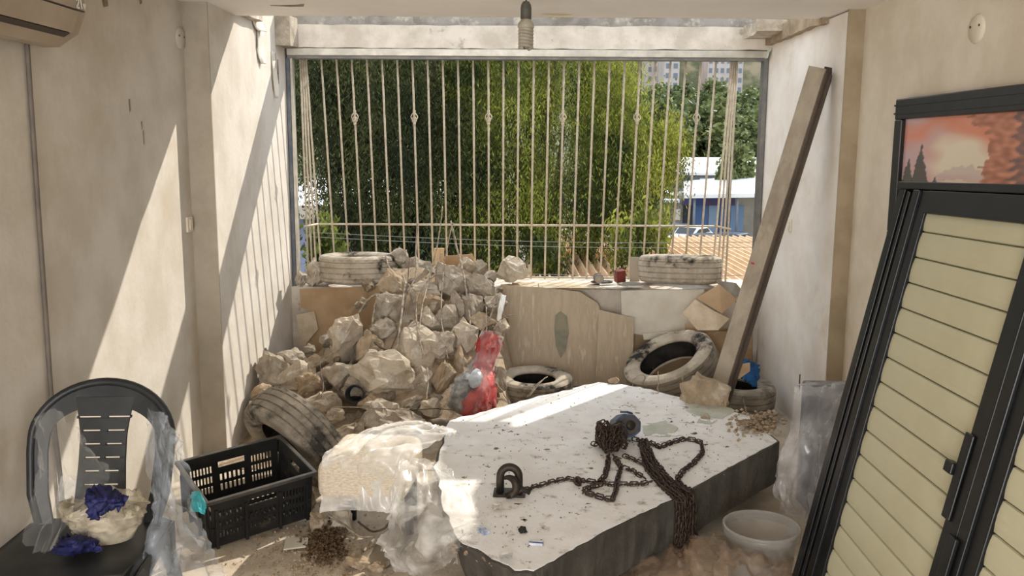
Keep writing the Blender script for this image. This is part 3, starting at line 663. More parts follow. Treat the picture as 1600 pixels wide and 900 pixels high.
# lifting eye with hook
c = atz(796, 772, SZ+.0035); le = empty('lifting_eye', c, 'black steel lifting eye with hook on its square plate', 'lifting eye')
le.rotation_euler = (0, 0, -.05)
bev(MB().box(-.065, .065, -.04, .045, 0, .010).build('base_plate', M_iron, le), .002)
P_ = [Vector((-.038, 0, .008)), Vector((-.038, 0, .065))]+[Vector((-.038*math.cos(a), 0, .075+.04*math.sin(a))) for a in [math.pi*k/12 for k in range(1, 12)]]+[Vector((.038, 0, .065)), Vector((.038, 0, .008))]
MB().tube(P_, .0165, 10).build('eye_loop', M_iron, le, True)
P_ = [Vector((.0+.030*math.cos(a), -.012-.006*k, .05+.030*math.sin(a))) for k, a in enumerate([2.4-.42*k for k in range(11)])]+[Vector((.055, -.03, .035)), Vector((.085, -.03, .02))]
MB().tube(P_, [.006, .009, .012, .014, .016, .017, .017, .016, .015, .014, .013, .012, .011], 10).build('hook', M_iron, le, True)
# ------------------------------------------------------------------ chain hoist and chains
def chain_mesh(m, pts, L=.032, r=.0036, wd=.0110):
    pts = [Vector(p) for p in pts]; seg = []
    pos = pts[0].copy(); out = [pos.copy()]; i = 1; step = L*.72
    cur = pos
    while i < len(pts):
        d = pts[i]-cur
        if d.length < step: i += 1; continue
        cur = cur+d.normalized()*step; out.append(cur.copy())
    for j in range(len(out)-1):
        a, b = out[j], out[j+1]; t = (b-a).normalized(); ce_ = (a+b)/2
        up_ = Vector((0, 0, 1)) if abs(t.z) < .9 else Vector((1, 0, 0)); s_ = t.cross(up_).normalized(); u_ = s_.cross(t)
        ang = (.5 if j % 2 else -1.0)+random.uniform(-.35, .35); e = s_*math.cos(ang)+u_*math.sin(ang)
        hl = L/2-wd*.5
        lp = [ce_+t*hl*sx+t*(wd*.9*math.cos(q))*1+e*(wd*math.sin(q)) for sx, qs in ((1, (-1.2, -.4, .4, 1.2)), (-1, (1.94, 2.74, 3.54, 4.34))) for q in qs]
        m.tube(lp, r, 4, closed=True)
SF = SZ+.010
def cp(l, h=0): return [atz(a, b, SF+h) for a, b in l]
ch = empty('hook_chain', atz(850, 752, SF), 'rusty chain running from the lifting eye across the slab to the hoist', 'chain')
def chain_part(parent, name, polys, **k):
    m = MB()
    for p in polys: chain_mesh(m, [q-parent.matrix_basis.translation for q in p], **k)
    o = m.build(name, M_chain, parent, True, fix=False); o['kind'] = 'stuff'; return o
chain_part(ch, 'chain_links', [cp([(818, 766), (832, 763), (850, 757), (870, 751), (893, 747), (908, 752), (927, 752), (953, 757), (980, 757), (1007, 756), (1022, 751)])])
m = MB(); kc = atz(905, 752, SF+.012)-ch.location
chain_part(ch, 'chain_knot', [[atz(905, 752, SF+.012)+Vector((.016*math.cos(q), .014*math.sin(q*1.3), .012*math.sin(q*.9))) for q in [k*.5 for k in range(22)]]])
lc = empty('loop_chain', atz(940, 765, SF), 'slack loop of rusty chain left of the hoist', 'chain')
chain_part(lc, 'chain_links', [cp([(940, 757), (925, 760), (913, 765), (911, 770), (924, 773), (940, 777), (951, 780), (961, 779), (963, 765), (964, 753), (968, 738), (971, 727), (959, 712)], .004),
    cp([(951, 712), (949, 730), (945, 743), (937, 753)], .003)])
rc = empty('loop_chain', atz(1070, 690, SF), 'wide loop of rusty chain reaching right of the hoist', 'chain')
chain_part(rc, 'chain_links', [cp([(990, 686), (1017, 692), (1033, 699), (1049, 691), (1071, 685), (1085, 687), (1100, 693), (1098, 704), (1096, 711), (1084, 723), (1065, 737), (1057, 750), (1064, 758), (1085, 783)], .003)])
bc = empty('bundle_chain', atz(1030, 740, SF), 'thick bundle of rusty chain running over the front edge of the slab', 'chain')
pol = [cp([(975, 731), (991, 737), (1011, 749)]), cp([(975, 712), (993, 720), (1012, 728), (1030, 742)])]
EP = [atz(1060, 777, SZ)]
for k in range(7):
    a = [(1002+random.uniform(-5, 8), 690+random.uniform(-3, 6)), (1008+random.uniform(-5, 5)+k*2.2, 712), (1016+random.uniform(-7, 7)+k*3.2, 735), (1034+random.uniform(-8, 8)+k*2.8, 757), (1056+k*4.2, 779-k*2.0)]
    pts = cp(a, .004+.009*(k % 3)); e = pts[-1]; n_ = Vector((.42, -.9, 0)).normalized()
    pts += [e+n_*.018+Vector((0, 0, -.012)), e+n_*.026+Vector((0, 0, -.07)), e+n_*.028+Vector((random.uniform(-.01, .01), 0, -.13)), e+n_*.03+Vector((random.uniform(-.02, .02), 0, -.19-.06*random.random()))]
    pol.append(pts)
chain_part(bc, 'chain_links', pol)
pc = empty('piled_chain', atz(950, 695, SF), 'heap of tangled rusty chain against the left side of the hoist', 'chain')
pol = []
for k in range(9):
    c0 = atz(952+random.uniform(-9, 12), 703+random.uniform(-8, 8), SF); hgt = max(.01, .14-.012*k); pts = []
    ph = random.uniform(0, 6)
    for q in range(26):
        t_ = q/25*5.0+ph; rr = .035+.018*math.sin(q*.9+k)
        pts.append(c0+Vector((rr*math.cos(t_)*1.15, rr*math.sin(t_), .004+hgt*(.5+.5*math.sin(q*.55+k*1.3)))))
    pol.append(pts)
chain_part(pc, 'chain_links', pol)
c = atz(978, 694, SF); ho = empty('chain_hoist', c+Vector((0.01, .01, .0)), 'small blue-grey chain hoist housing lying on the slab', 'hoist')
Rm = Matrix.Rotation(.25, 4, 'Z') @ Matrix.Rotation(-.35, 4, 'X') @ Matrix.Rotation(.15, 4, 'Y')
poly = [Vector((.065*math.cos(q)*1.05, .0, .06*math.sin(q))) for q in [math.pi/8+k*math.pi/4 for k in range(8)]]
bev(MB().prism([Rm @ (p+Vector((0, -.005, .085))) for p in poly], Rm.to_3x3() @ Vector((0, .10, 0))).build('housing', M_hoist, ho), .006)
bev(MB().prism([Rm @ (p*.8+Vector((0, -.022, .085))) for p in poly], Rm.to_3x3() @ Vector((0, .02, 0))).build('cover', mat('hoist_cover', (80, 84, 94), (84, 70, 58), .6, 18, metal=.2), ho), .004)
MB().tube([Rm @ Vector((-.035, .02, .148)), Rm @ Vector((0, .03, .152)), Rm @ Vector((.035, .05, .148))], .006, 6).build('handle_rib', M_hoist, ho, True)
MB().lathe([(.02, 0), (.024, .01), (.02, .02), (.003, .02)], 14, M=Rm @ Matrix.Translation((0, -.04, .085)) @ Matrix.Rotation(math.radians(90), 4, 'X') @ Matrix.Translation((0, 0, -.02))).build('wheel_hub', M_iron, ho, True)
# small litter on the slab
def litter(name, px, py, w_, d_, h_, rz, mt, label, z=SZ+.004):
    o = bev(MB().box(-w_/2, w_/2, -d_/2, d_/2, 0, h_).build(name, mt), min(h_, .004)*.4); o.location = atz(px, py, z); o.rotation_euler = (0, 0, rz); tag(o, label, 'packet'); return o
a_ = litter('small_packet', 755, 831, .03, .055, .010, .5, M_packet, 'blue-grey packet by the torn edge of the clear bag')
a_ = litter('small_packet', 838, 850, .05, .032, .009, -.15, mat('white_packet', (224, 226, 232), (190, 196, 214), .4, 40), 'white packet with a blue band on the near slab')
MB().box(-.0255, .0255, -.010, -.003, 0, .0094).build('blue_band', mat('band_blue', (60, 72, 130)), a_)
sheet('foil_scrap', [[atz(a, b, SZ+.012+random.uniform(0, .014)) for a in (780, 790, 801)] for b in (863, 867, 872)], mat('foil', (206, 206, 200), None, .4), None, 12, 12, .006, 4, 3)
tag(bpy.data.objects['foil_scrap'], 'crumpled pale foil scrap on the near corner of the slab', 'scrap')
sheet('paper_scrap', [[atz(a, b, SZ+.010+random.uniform(0, .012)) for a in (769, 778, 785)] for b in (787, 790, 795)], mat('paper_s', (216, 212, 202), None, .7), None, 10, 10, .005, 4, 8)
tag(bpy.data.objects['paper_scrap'], 'tiny white paper scrap in front of the lifting eye', 'scrap')
o = MB().prism([atz(a, b, .012) for a, b in ((447, 842), (482, 841), (480, 855), (443, 860))], (0, 0, .006)).build('white_tile', M_white); tag(o, 'white flat tile piece on the floor in front of the crate', 'tile')

# ------------------------------------------------------------------ wires sticking out of the rubble
WIRES = [
 ([(578, 540, 5.6), (600, 500, 5.75), (646, 440, 6.0), (650, 390, 6.2), (652, 346, 6.2)], .007, 0, 'straight bar rising left of the wood offcut'),
 ([(660, 560, 5.35), (656, 500, 5.6), (672, 430, 6.0), (684, 380, 6.15), (692, 322, 6.2)], .005, 0, 'long thin rod reaching highest above the heap'),
 ([(700, 560, 5.4), (690, 500, 5.7), (692, 430, 6.0), (702, 370, 6.2), (708, 348, 6.2)], .005, 0, 'thin rod just right of the highest rod'),
 ([(735, 510, 5.7), (728, 450, 5.95), (716, 395, 6.15), (704, 345, 6.2)], .008, 0, 'stout bar leaning left above the heap top'),
 ([(615, 585, 5.25), (622, 530, 5.5), (632, 450, 5.85), (629, 430, 5.95)], .008, 0, 'stout pale bar standing in front of the blocky chunks'),
 ([(555, 500, 5.75), (572, 472, 5.85), (586, 461, 5.88), (589, 468, 5.86), (585, 482, 5.82), (580, 520, 5.66)], .009, 0, 'hooked pipe right of the upright chunk'),
 ([(505, 565, 5.4), (512, 556, 5.45), (530, 545, 5.5), (545, 520, 5.6)], .004, 0, 'short curved wire by the upright chunk'),
 ([(502, 620, 5.0), (505, 600, 5.15), (500, 570, 5.3), (508, 545, 5.45)], .004, 1, 'dark bent wire under the upright chunk'),
 ([(656, 540, 5.45), (650, 480, 5.75), (663, 445, 5.95), (690, 428, 6.05), (716, 450, 5.95)], .005, 0, 'looping wire over the middle chunks'),
 ([(572, 520, 5.6), (590, 540, 5.5), (606, 548, 5.45)], .006, 1, 'dark twisted wire on the round brown chunk'),
 ([(640, 640, 4.95), (580, 637, 4.95), (520, 636, 5.0)], .004, 0, 'long level wire in front of the black cup'),
 ([(735, 645, 5.0), (690, 639, 5.0), (640, 640, 4.95)], .004, 1, 'level wire running to the red cloth foot'),
 ([(740, 548, 5.45), (752, 520, 5.6), (768, 490, 5.72), (775, 450, 5.85)], .005, 0, 'wire rising above the red cloth'),
 ([(665, 625, 5.05), (669, 600, 5.15), (668, 575, 5.25)], .005, 0, 'short rod below the bright sunlit chunk'),
 ([(776, 600, 5.2), (792, 622, 5.1), (800, 640, 5.05)], .004, 0, 'thin wire slanting beside the red cloth'),
 ([(826, 620, 5.05), (846, 596, 5.15), (855, 589, 5.2), (840, 600, 5.14), (822, 622, 5.05)], .004, 0, 'pale wire loop over the flat tyre behind the slab'),
 ([(770, 515, 5.55), (786, 496, 5.6), (803, 492, 5.62)], .003, 0, 'tiny wire end poking right of the heap'),
 ([(985, 612, 5.2), (990, 594, 5.25), (1000, 585, 5.3), (1008, 590, 5.28), (1003, 600, 5.25)], .004, 0, 'small wire curl left of the tilted tyre'),
 ([(1028, 615, 4.95), (1029, 596, 5.0), (1028, 580, 5.02)], .003, 0, 'short wire stub standing before the tilted tyre'),
 ([(1070, 620, 4.95), (1068, 605, 5.0), (1066, 588, 5.02)], .003, 0, 'short wire stub left of the foot stone'),
 ([(560, 815, 3.78), (580, 830, 3.7), (600, 826, 3.68), (610, 812, 3.7), (613, 795, 3.8)], .006, 1, 'black hose bend under the wrapped bundle'),
 ([(500, 790, 3.85), (515, 806, 3.75), (540, 822, 3.7), (562, 838, 3.62), (585, 838, 3.62)], .006, 0, 'pale cord sagging below the wrapped bundle'),
 ([(690, 395, 6.3), (680, 415, 6.2), (665, 435, 6.05)], .006, 0, 'pale bar bent beside the wood offcut'),
 ([(615, 430, 6.0), (606, 412, 6.1), (602, 398, 6.15)], .004, 0, 'short wire over the left sill tyre'),
 ([(600, 570, 5.35), (628, 500, 5.65), (636, 450, 5.9), (640, 405, 6.1)], .004, 1, 'dark thin rod crossing the blocky chunks'),
 ([(742, 560, 5.4), (758, 525, 5.55), (760, 480, 5.7)], .004, 0, 'thin wire in front of the narrow upright slab'),
 ([(1160, 620, 5.2), (1165, 640, 5.15), (1172, 652, 5.1)], .004, 0, 'pale wire stub in front of the corner tyre'),
]
for i, (l, r, d, lab) in enumerate(WIRES):
    pts = catmull([aty(a, b, y) for a, b, y in l], max(12, len(l)*5))
    for q, p in enumerate(pts): p += Vector((noise.noise(Vector((q*.4, i, 0))), noise.noise(Vector((q*.4, i, 4))), 0))*.008
    local_tube('bent_wire' if r < .006 else 'rebar', pts, r*.85, M_wired if d else M_wire, ('rusty ' if d else 'dusty ')+lab, 'wire' if r < .006 else 'rebar', 6, 'wires and bars in the rubble')
sh = sheet('shiny_strip', [[aty(a, b, y) for a, b, y in r] for r in (((783, 460, 5.75), (791, 462, 5.73)), ((779, 480, 5.68), (787, 482, 5.66)), ((776, 500, 5.62), (782, 505, 5.6)))], mat('shiny_strip', (226, 224, 216), None, .3, metal=.4), None, 6, 14, .006, 3, 4, thick=.003)
tag(sh, 'bent shiny metal strip above the red cloth', 'metal strip')
# black cup and curved pipe piece
c = aty(554, 616, pile_y(618)-.06); o = empty('black_cup', c, 'black plastic cup lying open in the rubble', 'cup')
Mx = axis_frame((0, 0, 0), (.05, -1, .25))
MB().lathe([(.038, -.10), (.052, .0), (.055, .004), (.051, .006), (.036, -.095), (.003, -.095)], 22, M=Mx).build('wall', M_black, o, True)
MB().lathe([(.053, -.004), (.058, 0), (.055, .006), (.050, .004)], 22, closed=True, M=Mx).build('rim', M_black, o, True)
pts = catmull([aty(a, b, y) for a, b, y in ((673, 664, 4.62), (690, 661, 4.64), (702, 668, 4.6), (712, 682, 4.5))], 14)
local_tube('pipe_piece', pts, .028, mat('pipe_grey', (128, 116, 100), (100, 90, 78), .9, 20), 'curved grey pipe piece at the left rim of the slab', 'pipe', 10)
# ------------------------------------------------------------------ red cloth bundle in clear plastic
def blob(name, path, mt, parent=None, n=22, amp=.02, sd=0, flat=.7):
    """wrinkled sack following a path of (point, radius)"""
    pts = catmull([p for p, r in path], 26); rs = [Vector((r, 0, 0)) for p, r in path]; rr = [v.x for v in catmull(rs, 26)]
    m = MB(); vs = []
    for i, p in enumerate(pts):
        t = (pts[min(i+1, 25)]-pts[max(i-1, 0)]).normalized(); s_ = t.cross(Vector((0, 1, 0.01))).normalized(); u_ = s_.cross(t)
        for k in range(n):
            a = 2*math.pi*k/n; q = Vector((math.cos(a)*2.2+sd, math.sin(a)*2.2, i*.16))
            r_ = max(.004, rr[i]+amp*(1-abs(noise.noise(q*1.4))*3)+amp*.5*noise.noise(q*4))
            vs.append(p+s_*math.cos(a)*r_+u_*math.sin(a)*r_*flat)
    fs = [(i*n+k, i*n+(k+1) % n, (i+1)*n+(k+1) % n, (i+1)*n+k) for i in range(25) for k in range(n)]+[tuple(range(n)), tuple(25*n+k for k in range(n))[::-1]]
    return m.add(vs, fs).build(name, mt, parent, True)
rb = empty('red_bundle', aty(740, 640, 5.05), 'red cloth bundle twisted into clear plastic at the right foot of the heap', 'bundle')
O_ = rb.location
def q_(a, b, y): return aty(a, b, y)-O_
blob('red_cloth', [(q_(770, 527, 5.42), .052), (q_(762, 545, 5.36), .056), (q_(756, 572, 5.28), .046), (q_(754, 592, 5.2), .052), (q_(752, 615, 5.1), .078), (q_(742, 640, 5.02), .085), (q_(725, 652, 5.0), .05)], M_red, rb, 34, .026, 2)
blob('dark_content', [(q_(735, 585, 5.2), .02), (q_(728, 600, 5.12), .055), (q_(722, 622, 5.05), .07), (q_(712, 640, 5.0), .05)], mat('dark_mix', (58, 58, 60), (150, 146, 138), .5, 22), rb, 22, .014, 6)
blob('white_cap', [(q_(745, 578, 5.16), .012), (q_(744, 586, 5.1), .034), (q_(741, 598, 5.06), .036), (q_(738, 606, 5.05), .01)], mat('grey_cap', (190, 196, 200), (150, 156, 164), .4, 14), rb, 16, .004, 9)
blob('clear_plastic', [(q_(770, 522, 5.41), .056), (q_(760, 560, 5.3), .055), (q_(745, 590, 5.17), .075), (q_(735, 618, 5.06), .115), (q_(722, 648, 4.98), .085)], M_film, rb, 28, .022, 5)
# ------------------------------------------------------------------ leaning steel beam
B0 = Vector((1.235, 5.28, .10)); T0 = Vector((1.705, 5.10, 2.14)); ax = (T0-B0); Lb = ax.length; ax.normalize()
fx = Vector((.78, -.62, 0)); fx = (fx-ax*fx.dot(ax)).normalized(); fy = ax.cross(fx)
bm_ = empty('steel_beam', (0, 0, 0), 'long dusty steel channel beam leaning against the right alcove wall', 'beam'); bm_.matrix_world = frame(B0, fx, fy, ax)
mb1 = mat('beam_dusty_lit', (180, 169, 152), (154, 142, 126), .7, 8, metal=.15, stretch=(1, 1, .5), c3=(186, 176, 158), scale3=6)  # dusty steel, paler to carry the light on the left face
mb2 = mat('beam_shaded', (104, 92, 80), (86, 76, 66), .7, 8, metal=.2, stretch=(1, 1, .5))  # darker copy, shade of the right face put into the colour
bev(MB().box(-.045, .042, -.045, .045, 0, Lb).build('web', mb1, bm_), .003)
MB().box(-.046, .050, -.062, -.045, 0, Lb).build('flange', mb1, bm_)
MB().box(.042, .060, -.050, -.030, 0, Lb-.02).build('lip', mb2, bm_); MB().box(.042, .060, .030, .050, 0, Lb-.02).build('lip', mb2, bm_)
MB().box(.042, .046, -.028, .028, 0, Lb).build('groove', mb2, bm_)
MB().box(.0, .05, .045, .055, Lb-.1, Lb+.02).build('end_plate', mat('end_dark', (70, 62, 56)), bm_)
MB().box(-.03, -.01, -.0635, -.062, Lb*.455, Lb*.46).build('red_mark', M_red, bm_)
# ------------------------------------------------------------------ black plastic crate
CE1 = Vector((.80, .60, .06)).normalized(); CE2 = Vector((-.60, .78, .16)); CE2 = (CE2-CE1*CE2.dot(CE1)).normalized(); CE3 = CE1.cross(CE2)
CL, CW, CH = .45, .36, .235
cr = empty('plastic_crate', (0, 0, 0), 'black vented plastic crate tilted against the worn tyre', 'crate')
O_c = Vector((-1.27, 3.60, .003)); cr.matrix_world = frame(O_c, CE1, CE2, CE3)
def slot_grid(u0, u1, v0, v1, nu_, nv_, gu=.45, gv=.3):
    H = []; du = (u1-u0)/nu_; dv = (v1-v0)/nv_
    for i in range(nu_):
        for j in range(nv_): H.append([(u0+du*(i+gu/2), v0+dv*(j+gv/2)), (u0+du*(i+1-gu/2), v0+dv*(j+gv/2)), (u0+du*(i+1-gu/2), v0+dv*(j+1-gv/2)), (u0+du*(i+gu/2), v0+dv*(j+1-gv/2))])
    return H
def rect(u0, u1, v0, v1): return [(u0, v0), (u1, v0), (u1, v1), (u0, v1)]
fl = .012
def side_panel(L_, mapf, long_):
    hs = slot_grid(.03, L_*.30, .035, CH-.05, 7, 3)+slot_grid(L_*.70, L_-.03, .035, CH-.05, 7, 3)+[rect(L_*.36, L_*.64, CH-.075, CH-.045)]
    hs += slot_grid(L_*.36, L_*.64, .035, CH-.10, 6, 2)
    return holes_plate('side_panel', rect(0, L_, 0, CH), hs, .006, M_crate, cr, mapf)
side_panel(CL, lambda c_: Vector((c_.x, -c_.y*.06+c_.z, c_.y)), 1)
side_panel(CL, lambda c_: Vector((c_.x, CW+c_.y*.06-c_.z, c_.y)), 1)
side_panel(CW, lambda c_: Vector((-c_.y*.06+c_.z, c_.x, c_.y)), 0)
side_panel(CW, lambda c_: Vector((CL+c_.y*.06-c_.z, c_.x, c_.y)), 0)
holes_plate('base_panel', rect(0, CL, 0, CW), slot_grid(.03, CL-.03, .03, CW-.03, 16, 4), .006, M_crate, cr)
e_ = CH*.06; m = MB(); rw = .018
m.box(-e_-.012, CL+e_+.012, -e_-.012, -e_+.006, CH-.012, CH+.004); m.box(-e_-.012, CL+e_+.012, CW+e_-.006, CW+e_+.012, CH-.012, CH+.004)
m.box(-e_-.012, -e_+.006, -e_, CW+e_, CH-.012, CH+.004); m.box(CL+e_-.006, CL+e_+.012, -e_, CW+e_, CH-.012, CH+.004)
bev(m.build('rim', mat('rim_plastic', (62, 61, 59), (84, 81, 76), .4, 12), cr), .003)
m = MB()
for s in (.02, CL*.33, CL*.67, CL-.02): m.box(s-.006, s+.006, -.018, -.002, .0, CH-.05)
m.box(0, CL, -.013, -.003, CH*.38, CH*.42); m.build('rib', M_crate, cr)
m = MB()
for s in (.02, CW*.33, CW*.67, CW-.02): m.box(-.018, -.002, s-.006, s+.006, 0, CH-.05)
m.build('rib', M_crate, cr)
o = sheet('teal_bag', [[aty(a, b, y) for a, b, y in r] for r in (((300, 770, 3.52), (312, 768, 3.52), (322, 790, 3.5)), ((296, 800, 3.5), (310, 800, 3.47), (320, 805, 3.5)))], M_teal, None, 12, 12, .008, 4, 2); tag(o, 'bright teal plastic bag tucked at the near end of the crate', 'bag')
def netpx(rows): return [[aty(*p) for p in r] for r in rows]
# ------------------------------------------------------------------ plastic chair
ch_ = empty('plastic_chair', (-1.40, 2.74, 0), 'black plastic chair with slotted back beside the left wall', 'chair'); ch_.rotation_euler = (0, 0, .06)
def arc(cx_, cy_, rx, ry, a0, a1, n): return [(cx_+rx*math.cos(a0+(a1-a0)*i/n), cy_+ry*math.sin(a0+(a1-a0)*i/n)) for i in range(n+1)]
D = math.radians
# back plate: u across, v up from the seat
def mapback(c_):
    return Vector((c_.x, .17+c_.y*.30-.35*c_.x**2+(c_.z-.006)*1.0, .425+c_.y*.955))
outer = [(-.195, 0), (-.225, .10), (-.235, .24)]+[(.235*math.cos(a), .29+.185*math.sin(a)) for a in [D(180-180*i/24) for i in range(25)]]+[(.235, .24), (.225, .10), (.195, 0)]
inner = [(-.150, 0), (-.172, .10), (-.182, .24)]+[(.178*math.cos(a), .29+.105*math.sin(a)) for a in [D(180-180*i/24) for i in range(25)]]+[(.182, .24), (.172, .10), (.150, 0)]
def plate(quads, name):
    m = MB()
    for q in quads: m.prism([mapback(Vector((x, y, 0))) for x, y in q], (0, .013, 0))
    return m.build(name, M_chair, ch_)
plate([[outer[i], outer[i+1], inner[i+1], inner[i]] for i in range(len(outer)-1)], 'back_frame')
def hw(v): return .078+.010*max(0, (.2-v)/.2)+(.42*max(0, v-.28)**1.5 if v > .28 else 0)
rows = [(.355, .012, .092), (.308, .012, .072), (.262, .010, .064), (.216, .008, .060), (.17, .008, .058), (.124, .008, .058), (.078, .008, .058)]
lv = [0]; qs = []
cur = 0.0
for v, a, b in sorted(rows):
    for k in range(3):
        y0 = cur+(v-.004-cur)*k/3; y1 = cur+(v-.004-cur)*(k+1)/3; qs.append([(-hw(y0), y0), (hw(y0), y0), (hw(y1), y1), (-hw(y1), y1)])
    y0, y1 = v-.004, v+.004
    qs += [[(-hw(y0), y0), (-b, y0), (-b, y1), (-hw(y1), y1)], [(-a, y0), (a, y0), (a, y1), (-a, y1)], [(b, y0), (hw(y0), y0), (hw(y1), y1), (b, y1)]]
    cur = y1
for k in range(5):
    y0 = cur+(.425-cur)*k/5; y1 = cur+(.425-cur)*(k+1)/5; qs.append([(-hw(y0), y0), (hw(y0), y0), (hw(y1), y1), (-hw(y1), y1)])
plate(qs, 'back_splat')
P_ = [mapback(Vector((a, b, .006))) for a, b in outer]; MB().tube(P_, .015, 8).build('back_rim', M_chair, ch_, True)
# seat: moulded shell
nu, nv = 20, 18; vs = []
for j in range(nv):
    for i in range(nu):
        u = -1+2*i/(nu-1); v = -1+2*j/(nv-1); wd = .235+.02*(1-v)/2
        x = u*wd*(1-.05*max(0, -v)); y = v*.22-.02; z = .425-.014*(1-u*u)*(1-v*v)
        z -= .03*max(0, -v-.55)**1*2.2 + .035*max(0, abs(u)-.85)*5*.6
        vs.append((x, y, z))
s_ = MB().add(vs, [(j*nu+i, j*nu+i+1, (j+1)*nu+i+1, (j+1)*nu+i) for j in range(nv-1) for i in range(nu-1)]).build('seat', M_chair, ch_, True, fix=False)
md = s_.modifiers.new('s', 'SOLIDIFY'); md.thickness = .012
def apron(p, q, d, nrm):
    P = [Vector(p), Vector(q)]; n_ = 10; pts = [P[0]+(P[1]-P[0])*i/n_ for i in range(n_+1)]
    low = [pt+Vector((0, 0, -d*(1-.75*math.sin(math.pi*i/n_)**.6))) for i, pt in enumerate(pts)]
    MB().prism(pts+low[::-1], Vector(nrm)*.008).build('apron', M_chair, ch_)
apron((-.245, -.24, .40), (.245, -.24, .40), .20, (0, -1, 0)); apron((-.252, -.23, .41), (-.235, .2, .41), .18, (-1, 0, 0)); apron((.252, -.23, .41), (.235, .2, .41), .18, (1, 0, 0))
for sx in (-1, 1):
    for sy in (-1, 1):
        a = Vector((sx*.225, -.225 if sy < 0 else .19, .42)); b = Vector((sx*.26, -.27 if sy < 0 else .29, 0)); e1 = Vector((-sx*.055, 0, 0)); e2 = Vector((0, -sy*.055, 0))
        t_ = .55; m = MB(); m.add([a, a+e1*1.4, a+e2*1.4, b, b+e1*t_, b+e2*t_, a+(e1+e2)*.18, b+(e1+e2)*.12], [(0, 3, 4, 1), (0, 2, 5, 3), (6, 1, 4, 7), (2, 6, 7, 5), (0, 1, 6), (0, 6, 2), (3, 7, 4), (3, 5, 7)]); m.build('leg', M_chair, ch_)
# things on the chair
o = sheet('rubber_glove', [[atz(82, 862, .435), atz(112, 868, .437), atz(140, 860, .438), atz(160, 862, .437)], [atz(88, 852, .45), atz(112, 856, .475), atz(138, 848, .47), atz(158, 855, .45)], [atz(92, 846, .46), atz(116, 842, .49), atz(135, 838, .475), atz(152, 846, .45)], [atz(100, 838, .44), atz(120, 832, .445), atz(136, 832, .44), atz(150, 838, .437)]], M_glove, None, 34, 26, .014, 5, 14, thick=.003)
tag(o, 'dark blue rubber glove crumpled flat on the chair seat', 'glove', 'blue gloves')
o = sheet('rubber_glove', netpx([[(134, 770, 2.70), (152, 762, 2.74), (175, 764, 2.74), (197, 776, 2.72)], [(132, 782, 2.66), (152, 776, 2.66), (176, 776, 2.67), (196, 784, 2.68)], [(136, 796, 2.64), (150, 792, 2.63), (172, 788, 2.65), (192, 790, 2.67)], [(140, 808, 2.64), (150, 812, 2.63), (158, 800, 2.64), (170, 792, 2.66)]]), M_glove, None, 34, 28, .014, 5, 17, thick=.003)
tag(o, 'crumpled dark blue rubber glove on top of the clear bag on the chair', 'glove', 'blue gloves')
bagc = Vector((-1.32, 2.76, .435))
o = empty('clear_bag', bagc, 'crumpled clear plastic bag sitting on the chair seat', 'bag')
nB = 40; vs = []
for j in range(18):
    t = j/17
    for i in range(nB):
        a = 2*math.pi*i/nB; q = Vector((math.cos(a)*2, math.sin(a)*2, t*3)); r_ = (.085+.035*t-.05*max(0, t-.7))*(1+.35*(1-abs(noise.noise(q*1.5))*3)*t)
        vs.append((r_*math.cos(a)*1.05, r_*math.sin(a)*.8, .002+.125*t+.03*t*noise.noise(q*2)))
MB().add(vs, [(j*nB+i, j*nB+(i+1) % nB, (j+1)*nB+(i+1) % nB, (j+1)*nB+i) for j in range(17) for i in range(nB)]).build('bag_body', film('tan_film', (226, 214, 190), .42, .22, .25, 14), o, True, False)
o = sheet('film_sheet', netpx([[(232, 640, 2.93), (256, 650, 2.92), (284, 690, 2.96)], [(228, 710, 2.82), (262, 715, 2.86), (290, 745, 2.95)], [(238, 790, 2.78), (275, 800, 2.84), (315, 820, 2.94)], [(222, 870, 2.68), (285, 880, 2.72), (342, 875, 2.85)], [(215, 930, 2.60), (280, 935, 2.62), (350, 930, 2.72)]]), film('bluish_film', (222, 232, 244), .2, .1, .17, 7), None, 36, 50, .022, 5, 11, (1, 1.6), .006)
tag(o, 'clear plastic sheet hanging from the right side of the chair back', 'plastic sheet')
o = sheet('film_sheet', netpx([[(52, 655, 2.86), (90, 640, 2.85), (130, 690, 2.88)], [(62, 720, 2.84), (105, 730, 2.80), (170, 740, 2.86)], [(50, 775, 2.82), (100, 780, 2.80), (150, 770, 2.82)], [(40, 830, 2.78), (80, 830, 2.74), (110, 810, 2.78)], [(18, 905, 2.66), (45, 905, 2.62), (60, 905, 2.66)]]), M_film, None, 36, 44, .018, 5, 4, (1, 1.4), .006)
tag(o, 'clear plastic sheet draped over the left side of the chair back', 'plastic sheet')
o = sheet('milky_sheet', netpx([[(95, 745, 2.98), (120, 742, 3.0), (140, 755, 3.02)], [(85, 790, 2.98), (115, 790, 3.0), (140, 800, 3.04)], [(75, 825, 2.98), (110, 830, 3.02), (150, 828, 3.05)]]), M_filmw, None, 20, 20, .02, 4, 9)
tag(o, 'milky plastic fold behind the chair legs by the left wall', 'plastic sheet')
